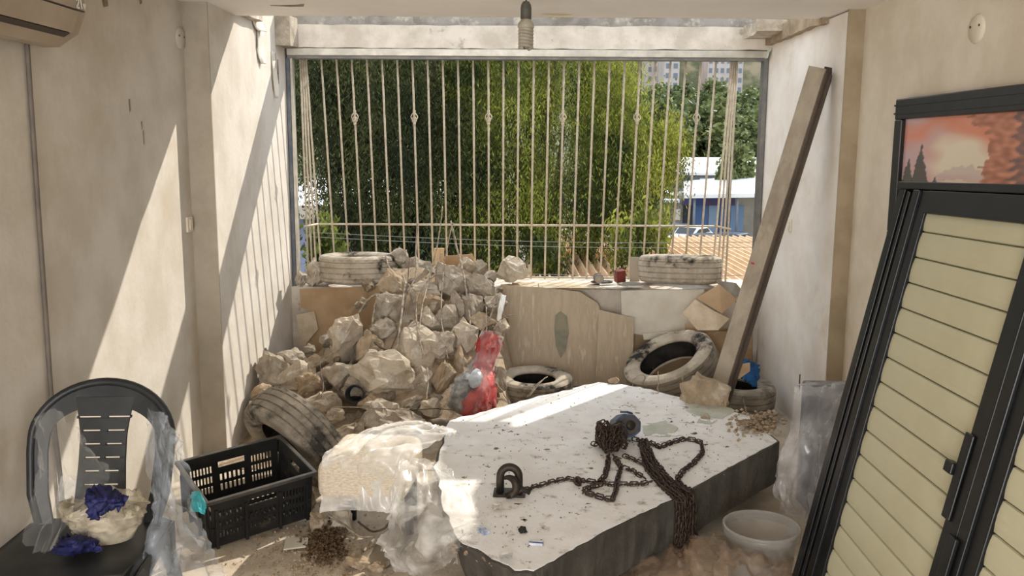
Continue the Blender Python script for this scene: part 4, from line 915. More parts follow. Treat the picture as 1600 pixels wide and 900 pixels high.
# ------------------------------------------------------------------ plastic-wrapped bundle in the middle
wb = empty('wrapped_bundle', Vector((-.55, 3.75, 0)), 'pale upholstered seat wrapped in clear plastic beside the slab', 'bundle')
O_ = wb.location
inner = MB().box(-.25, .13, -.20, .22, .22, .40).build('padded_seat', mat('pale_mesh_cloth', (226, 214, 196), (196, 182, 160), .9, 60, stretch=(1, 1, 3), bump=.3, bscale=120), wb); bev(inner, .05, 4)
inner.rotation_euler = (0, 0, -.1)
for (x, y) in ((-.18, .17), (.10, .17), (.10, .02)): MB().tube([(x, y, 0), (x, y, .25)], .02, 8).build('leg', M_black, wb, True)
def W_(a, b, z): return atz(a, b, z)-O_
net = [[W_(498, 800, .20), W_(560, 797, .20), (W_(622, 803, .2))], [W_(503, 755, .30), W_(562, 755, .31), W_(632, 760, .31)], [W_(508, 712, .42), W_(565, 708, .44), W_(650, 712, .43)], [W_(545, 690, .44), W_(600, 676, .46), W_(690, 688, .44)], [W_(600, 668, .45), W_(645, 662, .46), W_(712, 676, .42)], [W_(640, 672, .40), W_(680, 668, .40), W_(718, 684, .33)]]
sheet('wrap_film', net, film('seat_wrap', (246, 244, 240), .45, .14, .25, 7), wb, 60, 64, .022, 4.5, 21, (1, 1.2), .004)
net = [[W_(618, 728, .42), W_(650, 716, .42), W_(700, 735, .36), W_(722, 752, .34)], [W_(612, 775, .36), W_(652, 765, .37), W_(705, 775, .35), W_(748, 795, .33)], [W_(604, 820, .22), W_(640, 820, .30), W_(692, 815, .35), W_(755, 820, .325)], [W_(595, 858, .10), W_(632, 862, .16), W_(680, 860, .25), W_(722, 850, .33)], [W_(620, 892, .02), W_(648, 898, .04), W_(690, 890, .10), W_(716, 868, .25)]]
tb = sheet('torn_bag', [[Vector(p)+O_ for p in r] for r in net], M_filmw, None, 60, 60, .022, 4.2, 31, (1, 1.1), .008)
tag(tb, 'torn crumpled clear bag hanging over the left edge of the slab', 'bag')
o = sheet('grey_board', netpx([[(545, 870, 3.45), (590, 830, 3.62), (612, 800, 3.85)], [(600, 885, 3.40), (628, 850, 3.55), (640, 820, 3.75)]]), mat('grey_floorboard', (160, 148, 130), (140, 128, 112), .9, 6), None, 6, 4, 0, 1, 1, thick=.01)
for v in o.data.vertices: v.co.z = .012
tag(o, 'flat dusty board on the floor under the wrapped bundle', 'board')
# ------------------------------------------------------------------ wrapped cabinet on the right, bucket, floor film
wc = empty('wrapped_cabinet', (1.52, 3.46, 0), 'low grey cabinet wrapped in clear plastic along the right wall', 'cabinet')
bev(MB().box(-.12, .30, .46, .74, .0, .60).build('cabinet_body', mat('cab_grey', (112, 112, 116), (92, 92, 96), .6, 6), wc), .01)
O_ = wc.location
def V_(a, b, y): return aty(a, b, y)-O_
net = [[V_(1242, 603, 3.88), V_(1290, 601, 3.85), V_(1335, 600, 3.80), V_(1380, 600, 3.7)], [V_(1236, 650, 3.82), V_(1275, 655, 3.74), V_(1320, 660, 3.68), V_(1365, 660, 3.6)], [V_(1222, 705, 3.82), V_(1262, 710, 3.72), V_(1305, 715, 3.66), V_(1350, 715, 3.6)], [V_(1208, 755, 3.84), V_(1250, 765, 3.74), V_(1295, 770, 3.66), V_(1330, 770, 3.6)], [V_(1222, 800, 3.80), V_(1252, 815, 3.72), V_(1290, 815, 3.66), V_(1325, 815, 3.6)]]
sheet('wrap_film', net, M_filmd, wc, 56, 56, .026, 4.5, 41, (1.5, .6), .006)
net = [[V_(1242, 603, 3.90), V_(1300, 600, 3.86), V_(1360, 599, 3.80)], [V_(1262, 598, 4.0), V_(1310, 596, 3.95), V_(1370, 594, 3.9)]]
sheet('top_film', net, M_filmd, wc, 20, 8, .01, 4, 44)
pk = atx(1250, 585, AR-.003); local_tube('wire_stub', [pk, pk+Vector((0, 0, -.05)), pk+Vector((.004, 0, -.1))], .004, M_wired, 'short dark wire stub sticking up behind the wrapped cabinet', 'wire')
bk = empty('clear_bucket', (.985, 3.33, .0), 'empty translucent plastic bucket below the slab edge', 'bucket')
MB().lathe([(.002, .006), (.112, .006), (.116, .012), (.140, .225), (.146, .228), (.146, .204), (.149, .204), (.149, .240), (.138, .240), (.110, .014), (.002, .012)], 44).build('bucket_wall', M_bucket, bk, True)
MB().lathe([(.140, .228), (.151, .230), (.151, .240), (.146, .244), (.138, .240)], 44, closed=True).build('rim', M_bucket, bk, True)
o = sheet('brown_film', [[atz(a, b, z) for a, b, z in r] for r in (((960, 905, .05), (1040, 865, .10), (1110, 850, .14), (1180, 862, .15), (1240, 875, .12)), ((950, 930, .06), (1040, 890, .13), (1115, 875, .20), (1180, 885, .22), (1245, 900, .15)), ((940, 980, .03), (1040, 950, .08), (1120, 930, .14), (1190, 935, .16), (1250, 950, .1)))], M_filmb, None, 60, 30, .04, 7, 51, (1.4, .7), .01)
tag(o, 'brownish crumpled plastic film on the floor in front of the bucket', 'plastic sheet')
# ------------------------------------------------------------------ shutters leaning at the right
d_ = Vector((-.041, -.999, .028)).normalized(); u_ = Vector((.209, .019, .978)); u_ = (u_-d_*u_.dot(d_)).normalized(); n_ = d_.cross(u_)
HS = 1.605
st = empty('louvred_shutter', (0, 0, 0), 'black framed louvred shutter with cream slats leaning in front', 'shutter'); st.matrix_world = frame(Vector((.965, 2.996, .012)), d_, u_, n_)
LEAF = [(.09, .985), (.985, 1.88)]
def pr(name, x0, x1, y0, y1, z0, z1, mt, parent=st, b=.003): return bev(MB().box(x0, x1, y0, y1, z0, z1).build(name, mt, parent), b)
# outer casing: stepped profile
pr('casing_edge', 0, .05, 0, HS-.01, -.05, .0, M_shut); pr('casing_channel', .05, .10, 0, HS-.03, -.06, -.03, M_shutg); pr('casing_lip', .095, .115, 0, HS-.02, -.05, .008, M_shut)
pr('casing_groove', .115, .165, 0, HS-.04, -.06, -.02, M_shutg)
pr('casing_head', 0, 2.0, HS-.012, HS+.012, -.06, .01, M_shut)
for li_, (a, b) in enumerate(((.165, .99), (.99, 1.82))):
    leaf = empty('shutter_leaf'); leaf.parent = st
    sw = .105 if li_ == 0 else .10
    pr('stile', a, a+sw*.45, 0, HS-.015, -.02, .018, M_shut, leaf); pr('stile', a+sw*.45, a+sw, 0, HS-.015, -.025, .008, M_shut, leaf)
    pr('stile', b-.075, b-.004, 0, HS-.015, -.02, .018, M_shut, leaf)
    pr('top_rail', a+sw, b-.07, HS-.085, HS-.015, -.02, .014, M_shut, leaf); pr('bottom_rail', a+sw, b-.07, 0, .09, -.02, .014, M_shut, leaf)
    k = 0; y = .092; me = None
    while y < HS-.10:
        if me is None:
            mm = MB(); ln = b-.075-(a+sw); prof = [(0, -.008), (.0025, -.002), (.02, .0006), (.04, .0014), (.06, .0006), (.0765, -.002), (.079, -.008)]
            vs = [(x, yy, zz) for x in (0, ln) for yy, zz in prof]; q = len(prof)
            fs = [(i, i+1, q+i+1, q+i) for i in range(q-1)]+[(q-1, 0, q, 2*q-1), tuple(range(q))[::-1], tuple(range(q, 2*q))]
            s0 = mm.add(vs, fs).build('slat', M_slat, leaf); me = s0.data
        else:
            s0 = bpy.data.objects.new('slat', me); col.objects.link(s0); s0.parent = leaf
        s0.location = (a+sw, y, -.002); y += .0808
    MB().box(a+sw, b-.07, .08, HS-.08, -.02, -.014).build('slat_backing', mat('slat_gap', (96, 92, 70), None, .8), leaf)
    if li_ == 0:
        pr('latch_plate', b-.085, b-.045, .78, 1.0, .018, .026, M_shut, leaf); pr('latch_knob', b-.125, b-.085, .885, .915, .012, .034, M_shut, leaf)
        pr('hinge', b-.02, b+.02, .62, .76, .018, .03, M_shut, leaf)
s2 = empty('spare_shutter_frame', (0, 0, 0), 'second black shutter frame stacked behind the front shutter', 'shutter'); s2.matrix_world = frame(Vector((.965, 2.996, .012))-n_*.085+d_*-.03, d_, u_, n_)
for nm, (a, b, c0, c1) in (('stile', (0, .07, 0, HS+.0)), ('stile', (1.75, 1.82, 0, HS)), ('rail', (.07, 1.75, HS-.07, HS)), ('rail', (.07, 1.75, 0, .07))): pr(nm, a, b, c0, c1, -.03, .02, M_shut, s2)
# ------------------------------------------------------------------ picture on the right wall
pf = empty('framed_picture', (XR, 3.62, 1.55), 'black framed sunset landscape painting on the right wall', 'picture')
Y1, Y0 = 4.34-3.62, 2.95-3.62; Zt, Zb = 1.935-1.55, 1.22-1.55; fwid = .068
def fr(name, ya, yb, za, zb, w_=.045): bev(MB().box(-w_, -.002, ya, yb, za, zb).build(name, M_picf, pf), .006)
fr('frame_top', Y0, Y1, Zt-.095, Zt); fr('frame_bottom', Y0, Y1, Zb, Zb+.09); fr('frame_side', Y1-.075, Y1, Zb+.09, Zt-.095); fr('frame_side', Y0, Y0+.075, Zb+.09, Zt-.095)
for za in (Zt-.03, Zt-.068): MB().box(-.05, -.044, Y0, Y1, za-.004, za+.004).build('frame_moulding', M_picf, pf)
nx, nz_ = 150, 80; ya, yb = Y1-.07, Y0+.07; za, zb = Zb+.085, Zt-.09
vs = [(-.022, ya+(yb-ya)*i/(nx-1), za+(zb-za)*j/(nz_-1)) for j in range(nz_) for i in range(nx)]
cv = MB().add(vs, [(j*nx+i, j*nx+i+1, (j+1)*nx+i+1, (j+1)*nx+i) for j in range(nz_-1) for i in range(nx-1)])
mp = bpy.data.materials.new('painted_canvas'); mp.use_nodes = True; at = mp.node_tree.nodes.new('ShaderNodeVertexColor'); at.layer_name = 'paint'
mp.node_tree.links.new(at.outputs[0], mp.node_tree.nodes['Principled BSDF'].inputs['Base Color']); mp.node_tree.nodes['Principled BSDF'].inputs['Roughness'].default_value = .5
cvo = cv.build('canvas', mp, pf, fix=False); ca = cvo.data.color_attributes.new('paint', 'FLOAT_COLOR', 'POINT'); cd = []
def lerp(a, b, t): t = max(0, min(1, t)); return tuple(x+(y-x)*t for x, y in zip(a, b))
for j in range(nz_):
    for i in range(nx):
        u = i/(nx-1)*.92; v = (j/(nz_-1)-.42)/.58     # u from the far end, v=0 at the shutter top
        n1 = noise.noise(Vector((u*6, v*5, 0))); n2 = noise.noise(Vector((u*22, v*18, 4)))
        cc = lerp((214, 186, 196), (240, 182, 158), u*2.2+n1*.25)
        cc = lerp(cc, (234, 146, 116), .85*max(0, 1-abs((v-.70-.2*math.sin(u*5))+n1*.2)*5))
        r_ = math.hypot((u-.42)/.26, (v-.42)/.36)+n1*.35; cc = lerp((250, 238, 214), cc, (r_-.55)*2.2)
        if v < .42 - abs(u-.42)*1.1+n1*.22+n2*.06 and v > .12: cc = lerp(cc, (206, 186, 190), .5)
        if v < .12+n1*.1: cc = lerp(cc, (236, 228, 206), .8)
        for tx, th, tw in ((.05, .42, .035), (.14, .62, .05), (.25, .16, .02), (-.02, .3, .03)):
            if v < th and abs(u-tx) < tw*(th-v)/th*1.4+n2*.012: cc = lerp(cc, (74, 76, 68), .85)
        if u > .56+n1*.14+n2*.07-.04*v: cc = lerp((178, 118, 96), (228, 160, 134), .5+n2)
        if u > .70+n2*.06: cc = lerp((126, 104, 104), (198, 134, 114), .4+n2*1.2)
        cd += [*srgb([max(0, min(255, q)) for q in cc]), 1]
ca.data.foreach_set('color', cd)
# ------------------------------------------------------------------ fittings on walls and ceiling
ac = empty('air_conditioner', (XL, 2.95, 2.04), 'beige wall air conditioner at the upper left', 'air conditioner')
prof = [(.0, .03), (.0, .30), (.15, .30), (.195, .26), (.20, .12), (.17, .045), (.10, .0), (.04, .0)]
Y0a, Y1a = -.62, .33
bev(MB().prism([Vector((x, Y0a, z)) for x, z in prof], (0, Y1a-Y0a, 0)).build('body', M_acw, ac), .012, 3)
MB().prism([Vector((x, Y0a+.02, z)) for x, z in ((.196, .258), (.2015, .118), (.2055, .120), (.2, .258))], (0, Y1a-Y0a-.06, 0)).build('front_panel', M_acw, ac)
MB().prism([Vector((x, Y0a+.02, z)) for x, z in ((.2005, .116), (.172, .046), (.177, .043), (.206, .114))], (0, Y1a-Y0a-.09, 0)).build('air_flap', M_acw, ac)
MB().prism([Vector((x, Y0a+.02, z)) for x, z in ((.170, .045), (.150, .031), (.153, .027), (.175, .040))], (0, Y1a-Y0a-.10, 0)).build('air_outlet', M_acd, ac)
MB().prism([Vector((x, Y0a+.0, z)) for x, z in ((.2, .121), (.2065, .121), (.2065, .117), (.2, .117))], (0, Y1a-Y0a-.03, 0)).build('panel_gap', M_acd, ac)
m = MB()
def stroke(a, b, w_=.006):
    a, b = Vector((0, *a)), Vector((0, *b)); t = (b-a).normalized(); q = Vector((1, 0, 0)).cross(t)*w_*.5
    m.prism([a+q, b+q, b-q, a-q], (.0015, 0, 0))
for pl_, x_ in (([(0, .022), (.004, .03), (.014, .03), (.018, .022), (.0, .0), (.02, .0)], 0), ([(.0, .03), (.008, .0)], .030), ([(0, .02), (.007, .0), (.014, .02)], .050)):
    for p_, q2 in zip(pl_, pl_[1:]): stroke((p_[0]+x_, p_[1]), (q2[0]+x_, q2[1]))
to = m.build('maker_mark', M_silver, ac); to.location = (.2072, Y1a-.088, .126)
p0 = atx(0, 56, XL+.012); p1 = atx(42, 65, XL+.012); p2 = atx(60, 330, XL+.012); p3 = atx(72, 500, XL+.012); p4 = atx(82, 640, XL+.012)
cb = empty('cable_run', (XL, p1.y, .3), 'grey cable running down the left wall from the air conditioner', 'cable'); O_ = cb.location
MB().tube([p-O_ for p in catmull([p1, p1+(p2-p1)*.5, p2, p3, p4, Vector((XL+.012, p4.y+.02, .45)), Vector((XL+.012, p4.y+.03, .02))], 30)], .009, 8).build('drop_cable', M_cable, cb, True)
MB().tube([Vector((XL+.012, 2.6, p0.z))-O_, p0-O_, p1-O_], .006, 8).build('top_cable', M_cable, cb, True)
def disc(px, py, x, s, r, label):
    c = atx(px, py, x); o = empty('round_cover', (x, c.y, c.z), label, 'wall cover')
    Mx = axis_frame((0, 0, 0), (s, 0, 0))
    MB().lathe([(.002, .014), (r*.9, .013), (r, .006), (r, .0)], 36, M=Mx).build('cover_plate', M_cover if s < 0 else M_wall, o, True)
    for k in (-1, 1): MB().lathe([(.001, .0155), (.005, .0155), (.005, .012)], 10, M=Mx @ Matrix.Translation((k*r*.6, .01, 0))).build('screw', M_iron, o, True)
disc(280, 60, XL, 1, .055, 'round blank cover high on the left wall'); disc(1528, 45, XR, -1, .058, 'round white blank cover high on the right wall')
c = atx(288, 352, XL); sw_ = empty('light_switch', (XL, 4.72, c.z), 'white light switch at the left pilaster', 'switch')
bev(MB().box(0, .012, -.04, .04, -.04, .04).build('plate', M_cover, sw_), .004); bev(MB().box(.012, .018, -.018, .018, -.028, .028).build('rocker', M_cover, sw_), .003)
c = atx(1235, 352, AR); sw_ = empty('wall_socket', (AR, c.y, c.z), 'small white plate on the right alcove wall', 'switch')
bev(MB().box(-.010, 0, -.03, .03, -.04, .04).build('plate', M_cover, sw_), .003); bev(MB().box(-.015, -.010, -.014, .014, -.024, .024).build('rocker', M_cover, sw_), .002)
c = atx(1200, 84, AR-.01); o = sheet('pale_green_card', [[Vector((AR-.012-.02*t, c.y+a, c.z+.035*(1-2*t))) for a in (-.07, 0, .07)] for t in (0, .5, 1)], mat('pale_green', (206, 216, 200), None, .7), None, 8, 8, .004, 3, 2, thick=.003); tag(o, 'pale green card stuck at the upper right window corner', 'card')
# spiral bulb
Yb = 4.2; top = aty(822, 4, Yb); bt = aty(822, 78, Yb); pb = empty('pendant_bulb', (top.x, Yb, ZC), 'unlit dusty spiral bulb hanging from a cable', 'bulb')
zt = top.z-ZC; zbm = bt.z-ZC
MB().tube([(0, 0, 0), (.002, 0, zt*.5), (0, 0, zt)], .004, 6).build('cord', M_sock, pb, True)
MB().lathe([(.004, zt+.006), (.014, zt+.004), (.022, zt-.010), (.0245, zt-.025), (.0245, zt-.072), (.021, zt-.074)], 24, M=None).build('socket', M_sock, pb, True)
MB().lathe([(.021, zt-.072), (.026, zt-.080), (.036, zt-.092), (.038, zt-.108), (.034, zt-.114), (.002, zt-.114)], 24).build('ballast', M_bulb, pb, True)
zs = zt-.116; tl = zs-zbm; P_ = []
for s in (0, math.pi):
    m = MB(); pts = [Vector((.027*math.cos(s+q*2*math.pi), .027*math.sin(s+q*2*math.pi), zs+.006-tl*q/3.2)) for q in [k/22 for k in range(int(3.2*22)+1)]]
    m.tube(pts, .0088, 8).build('glass_spiral', M_bulb, pb, True)
# hidden-corner textile by the corner tyre
o = sheet('blue_rag', netpx([[(1150, 565, 5.75), (1168, 562, 5.74), (1184, 572, 5.8)], [(1152, 575, 5.68), (1170, 580, 5.66), (1186, 592, 5.72)], [(1160, 590, 5.6), (1172, 600, 5.58), (1186, 606, 5.64)]]), M_blue, None, 16, 16, .02, 5, 6, thick=.003); tag(o, 'blue rag on the corner tyre by the right alcove wall', 'rag')
o = MB().prism([aty(a, b, y) for a, b, y in ((1134, 588, 5.42), (1150, 572, 5.5), (1172, 568, 5.56), (1172, 580, 5.5), (1155, 592, 5.42))], (0, .012, .004)).build('cardboard_scrap', M_card2); tag(o, 'tan cardboard scrap resting on the corner tyre', 'cardboard')

# ------------------------------------------------------------------ outside
GZ = -4.7
m_ground = mat('street', (150, 142, 130), (130, 122, 110), .9, .3); m_hill = mat('hill_scrub', (104, 106, 78), (74, 82, 56), .95, .12, c3=(150, 138, 112), scale3=.07)
struct(MB().box(-90, 120, 7.2, 118, GZ-.3, GZ).build('ground', m_ground))
vs = []; nu, nv = 40, 26
for j in range(nv):
    for i in range(nu):
        x = -200+420*i/(nu-1); y = 115+300*j/(nv-1); t = (y-115)/300
        vs.append((x, y, GZ-.2+25*t**.9*(1 if t > 0 else 0)+max(0, y-352)*1.1+5*noise.noise(Vector((x*.02, y*.02, 0)))*min(1, t*4)))
struct(MB().add(vs, [(j*nu+i, j*nu+i+1, (j+1)*nu+i+1, (j+1)*nu+i) for j in range(nv-1) for i in range(nu-1)]).build('hill', m_hill, None, True, False))
def hz(x, y): t = max(0, (y-115)/300); return GZ-.2+25*t**.9+5*noise.noise(Vector((x*.02, y*.02, 0)))*min(1, t*4)
def leaf_mesh(name, C, L_, Wd, droop=.6, sd=0):
    """one quad pair per leaf at the points C"""
    r = np.random.default_rng(sd); n = len(C)
    a = r.uniform(0, 2*np.pi, n); t = np.stack([np.cos(a), np.sin(a), -droop+r.normal(0, .5, n)], 1); t /= np.linalg.norm(t, axis=1)[:, None]
    b = r.normal(0, 1, (n, 3)); s = np.cross(t, b); s /= np.linalg.norm(s, axis=1)[:, None]
    l = (L_*r.uniform(.6, 1.3, n))[:, None]; w_ = (Wd*r.uniform(.7, 1.3, n))[:, None]
    v = np.empty((n, 4, 3)); v[:, 0] = C-t*l*.5; v[:, 1] = C+s*w_*.5; v[:, 2] = C+t*l*.5; v[:, 3] = C-s*w_*.5
    me = bpy.data.meshes.new(name); me.vertices.add(4*n); me.vertices.foreach_set('co', v.reshape(-1))
    me.loops.add(4*n); me.loops.foreach_set('vertex_index', np.arange(4*n)); me.polygons.add(n)
    me.polygons.foreach_set('loop_start', np.arange(0, 4*n, 4)); me.polygons.foreach_set('loop_total', np.full(n, 4)); me.update(calc_edges=True); return me
def crown_pts(blobs, per, r, twigs=1.0):
    """clumps of leaves on the shells of ellipsoids: (centre, radii)"""
    out = []
    for c, rad in blobs:
        k = per if not isinstance(per, dict) else per
        nclump = max(6, int(k/170)); d = r.normal(0, 1, (nclump, 3)); d /= np.linalg.norm(d, axis=1)[:, None]; cl = np.array(c)+d*np.array(rad)*(r.uniform(.25, 1, (nclump, 1))**.5)
        for q in cl: out.append(q+r.normal(0, 1, (170, 3))*np.array([.13, .13, .30])*twigs)
    return np.concatenate(out)
M_leaf1 = mat('leaf_dark', (80, 84, 46), (36, 42, 28), .7, 1.1, lo=.45, hi=.62, island=.5, transl=.2, spec=.15)  # broad dark noise puts shade between leaf clumps into the colour
M_leaf2 = mat('leaf_light', (142, 146, 62), (58, 70, 34), .65, 1.2, lo=.45, hi=.58, island=.5, transl=.35, spec=.2)  # same broad noise: shaded and lit clumps painted into the leaves
M_leaf3 = mat('leaf_hill', (96, 108, 66), (70, 86, 56), .6, .2, island=.45, transl=.3)
M_leaf4 = mat('leaf_hill_light', (128, 136, 86), (102, 116, 74), .6, .2, island=.4, transl=.3)
M_bark = mat('bark', (112, 96, 78), (86, 72, 58), .95, 6, bump=.5, stretch=(4, 4, 1))
def tree(name, x, y, base, blobs, per, leafL, leafW, mt, label, trunk_r=.2, sd=1, twigs=1.0, group=None):
    t = empty(name, (x, y, base), label, 'tree', group); r = np.random.default_rng(sd); o3 = np.array([x, y, base])
    pts = crown_pts([(np.array(c)-o3, rad) for c, rad in blobs], per, r, twigs)
    me = leaf_mesh('foliage', pts, leafL, leafW, 1.5, sd); me.materials.append(mt); f = bpy.data.objects.new('foliage', me); col.objects.link(f); f.parent = t
    m = MB(); top = Vector(np.mean([np.array(c)-o3 for c, _ in blobs], 0)); fork = Vector((top.x*.3, top.y*.3, top.z*.5))
    m.tube(catmull([(0, 0, 0), (fork.x*.5+.1, fork.y*.5, fork.z*.5), fork], 10), [trunk_r*(1-.035*k) for k in range(10)], 10).build('trunk', M_bark, t, True)
    for c, rad in blobs:
        e = Vector(np.array(c)-o3); st_ = fork*random.uniform(.7, 1.0)
        MB().tube(catmull([st_, st_+(e-st_)*.5+Vector((random.uniform(-.2, .2), 0, .2)), e+Vector((0, 0, rad[2]*.5))], 9), [trunk_r*.45*(1-.09*k) for k in range(9)], 7).build('branch', M_bark, t, True)
    return t
def bl(px, py, y, rx, ry, rz): c = aty(px, py, y); return ((c.x, c.y, c.z), (rx, ry, rz))
tree('big_tree', aty(600, 300, 13.5).x, 13.5, GZ, [bl(500, 110, 13.5, .9, 1.2, 1.0), bl(500, 220, 13.2, .75, 1, .9), bl(580, 130, 13, 1, 1.2, 1.1), bl(600, 230, 13, 1, 1.2, 1.0), bl(680, 120, 13.5, 1, 1.2, 1.1), bl(690, 250, 13.2, .9, 1.2, 1.1), bl(570, 20, 13.5, 1.6, 1.3, 1.0), bl(640, 330, 12.8, .8, 1, .6), bl(560, 370, 12.6, .6, .8, .5), bl(680, 380, 12.6, .9, .9, .6), bl(520, 160, 14.6, 1, .5, 1.3), bl(640, 180, 14.6, 1.3, .5, 1.3)], 10500, .075, .018, M_leaf1, 'big dark-crowned tree behind the left half of the grille', .22, 3)
tree('big_tree', aty(860, 300, 14).x, 14, GZ, [bl(780, 110, 13.8, 1, 1.2, 1.0), bl(790, 230, 13.5, 1, 1.2, 1.1), bl(770, 350, 13, .8, 1, .8), bl(870, 130, 14, 1, 1.2, 1.1), bl(880, 250, 13.6, 1, 1.2, 1.0), bl(880, 330, 13, .8, 1, .45), bl(948, 135, 14, .5, 1, .6), bl(950, 220, 13.8, .55, 1, .6), bl(985, 290, 13.6, .5, 1, .4), bl(960, 320, 13.2, .5, .9, .35), bl(830, 20, 14, 1.3, 1.3, .9), bl(1035, 245, 14, .25, .6, .2), bl(735, 260, 13.4, .5, .8, 1.0), bl(735, 385, 13, .6, .8, .5), bl(740, 140, 13.6, .5, .8, .9), bl(850, 180, 15.2, 1.4, .4, 1.4), bl(800, 330, 15, 1.2, .4, .8)], 8200, .075, .017, M_leaf2, 'tall light green tree behind the middle of the grille', .24, 5)
tree('bush', aty(1005, 380, 11.5).x, 11.5, -2.6, [bl(985, 385, 11.5, .3, .4, .3), bl(1018, 372, 11.6, .18, .3, .2), bl(860, 405, 11.4, .2, .3, .2)], 900, .09, .03, M_leaf2, 'light green bush beside the tiled roof', .05, 8, .5)
tree('bush', aty(515, 385, 11).x, 11, -2.6, [bl(505, 388, 11, .25, .3, .16), bl(530, 396, 11, .3, .3, .16)], 600, .09, .04, M_leaf2, 'small bright bush behind the left sill tyre', .05, 9, .5)
# hillside trees: five crowns shared by many
protos = []
for k in range(5):
    r = np.random.default_rng(50+k); blobs = [((r.uniform(-1.6, 1.6), r.uniform(-1.6, 1.6), r.uniform(3, 6.4)), (r.uniform(1.4, 2.4), r.uniform(1.4, 2.4), r.uniform(1.2, 2.0))) for _ in range(6)]
    me = leaf_mesh('foliage', crown_pts(blobs, 460, r, 2.4), .75, .42, .2, k); me.materials.append(M_leaf3 if k < 3 else M_leaf4)
    tm = MB().tube([(0, 0, -.6), (.1, 0, 2.4), (0, 0, 4.5)], [.3, .22, .12], 6).build('trunk', M_bark); protos.append((me, tm.data)); bpy.data.objects.remove(tm)
hr_ = random.Random(4); HT = []
for _ in range(330):
    y = hr_.uniform(118, 215)**1; px = hr_.uniform(960, 1420); x = (px-800)/F*y
    if any((x-a)**2+(y-b)**2 < 16 for a, b in HT): continue
    HT.append((x, y)); z = hz(x, y); s = hr_.uniform(.75, 1.3)
    kp = hr_.randrange(5); hl_ = ('dark' if kp < 3 else 'pale')+' green tree '+('low on the hillside just behind the warehouse' if y < 150 else 'halfway up the wooded hillside' if y < 185 else 'high on the hillside below the apartment blocks')
    t = empty('hillside_tree', (x, y, z), hl_, 'tree', hl_); t.scale = (s, s, s*hr_.uniform(.9, 1.25)); t.rotation_euler = (0, 0, hr_.uniform(0, 6))
    me, tm = protos[kp]
    for nm, d in (('foliage', me), ('trunk', tm)): o = bpy.data.objects.new(nm, d); col.objects.link(o); o.parent = t
for i, (px, py, y, s) in enumerate(((1150, 285, 70, .45), (1135, 300, 72, .4))):
    x = aty(px, py, y).x; t = empty('street_tree', (x, y, GZ), ['pale green street tree beside the canopy building', 'thin street tree left of its taller neighbour by the canopy'][i], 'tree'); t.scale = (s, s, s*1.7-.3*i)
    for nm, d in (('foliage', protos[4][0]), ('trunk', protos[4][1])): o = bpy.data.objects.new(nm, d); col.objects.link(o); o.parent = t
# buildings
def facade_block(name, x0, x1, y0, y1, z0, z1, mt, label, rows, cols, mw, parent_parts=None):
    b = empty(name, ((x0+x1)/2, y0, z0), label, 'building'); O_ = b.location; hx = (x1-x0)/2
    MB().box(-hx, hx, 0, y1-y0, 0, z1-z0).build('wall', mt, b); MB().box(-hx-.2, hx+.2, -.2, y1-y0+.2, z1-z0, z1-z0+.4).build('roof', mt, b)
    me = None; dz = (z1-z0)/rows; dx = 2*hx/cols
    for r in range(rows):
        for c in range(cols):
            if me is None:
                w0 = MB().box(-dx*.28, dx*.28, -.12, .05, 0, dz*.5).build('window', mw, b); me = w0.data
            else:
                w0 = bpy.data.objects.new('window', me); col.objects.link(w0); w0.parent = b
            w0.location = (-hx+dx*(c+.5), 0, dz*(r+.3))
    return b
m_ap = mat('apartment_pink', (206, 194, 190), (194, 182, 178), .9, .2); m_apw = mat('far_glass', (120, 128, 140), None, .3)
def fx_(px, y): return (px-800)/F*y
for (a, b, y, lab) in ((1030, 1053, 330, 'narrow pale apartment block on the hilltop'), (1096, 1150, 335, 'wide pale pink apartment block on the hilltop'), (1004, 1020, 345, 'distant apartment block nearest the big tree on the hilltop')):
    z0 = hz(fx_((a+b)/2, y), y)-2; facade_block('apartment_building', fx_(a, y), fx_(b, y), y, y+14, z0, z0+34, m_ap, lab, 10, max(2, int((b-a)/9)), m_apw)
# warehouse with white roof
Yw = 92; wh = empty('warehouse', (fx_(1090, Yw), Yw, GZ), 'grey warehouse with a white pitched roof', 'building'); x0, x1 = fx_(1030, Yw)-wh.location.x, fx_(1330, Yw)-wh.location.x
ze = aty(1090, 272, Yw).z-GZ; zr_ = aty(1090, 249, Yw+12).z-GZ
m_wg = mat('warehouse_grey', (128, 134, 140), (112, 118, 126), .8, 1); m_wr = mat('white_roof', (240, 240, 238), (228, 228, 226), .7, .5)
MB().box(x0, x1, 0, 12, 0, ze).build('wall', m_wg, wh); MB().prism([(x0-.4, -.5, ze-.1), (x1+.4, -.5, ze-.1), (x1+.4, 12, zr_), (x0-.4, 12, zr_)], (0, 0, .25)).build('roof', m_wr, wh)
for px in (1040, 1078, 1094, 1128): xx = fx_(px, Yw)-wh.location.x; MB().box(xx-.25, xx+.25, -.15, 0, 0, ze-.4).build('pilaster', mat('pale_blue_post', (186, 206, 220)) if px == 1094 else m_wg, wh)
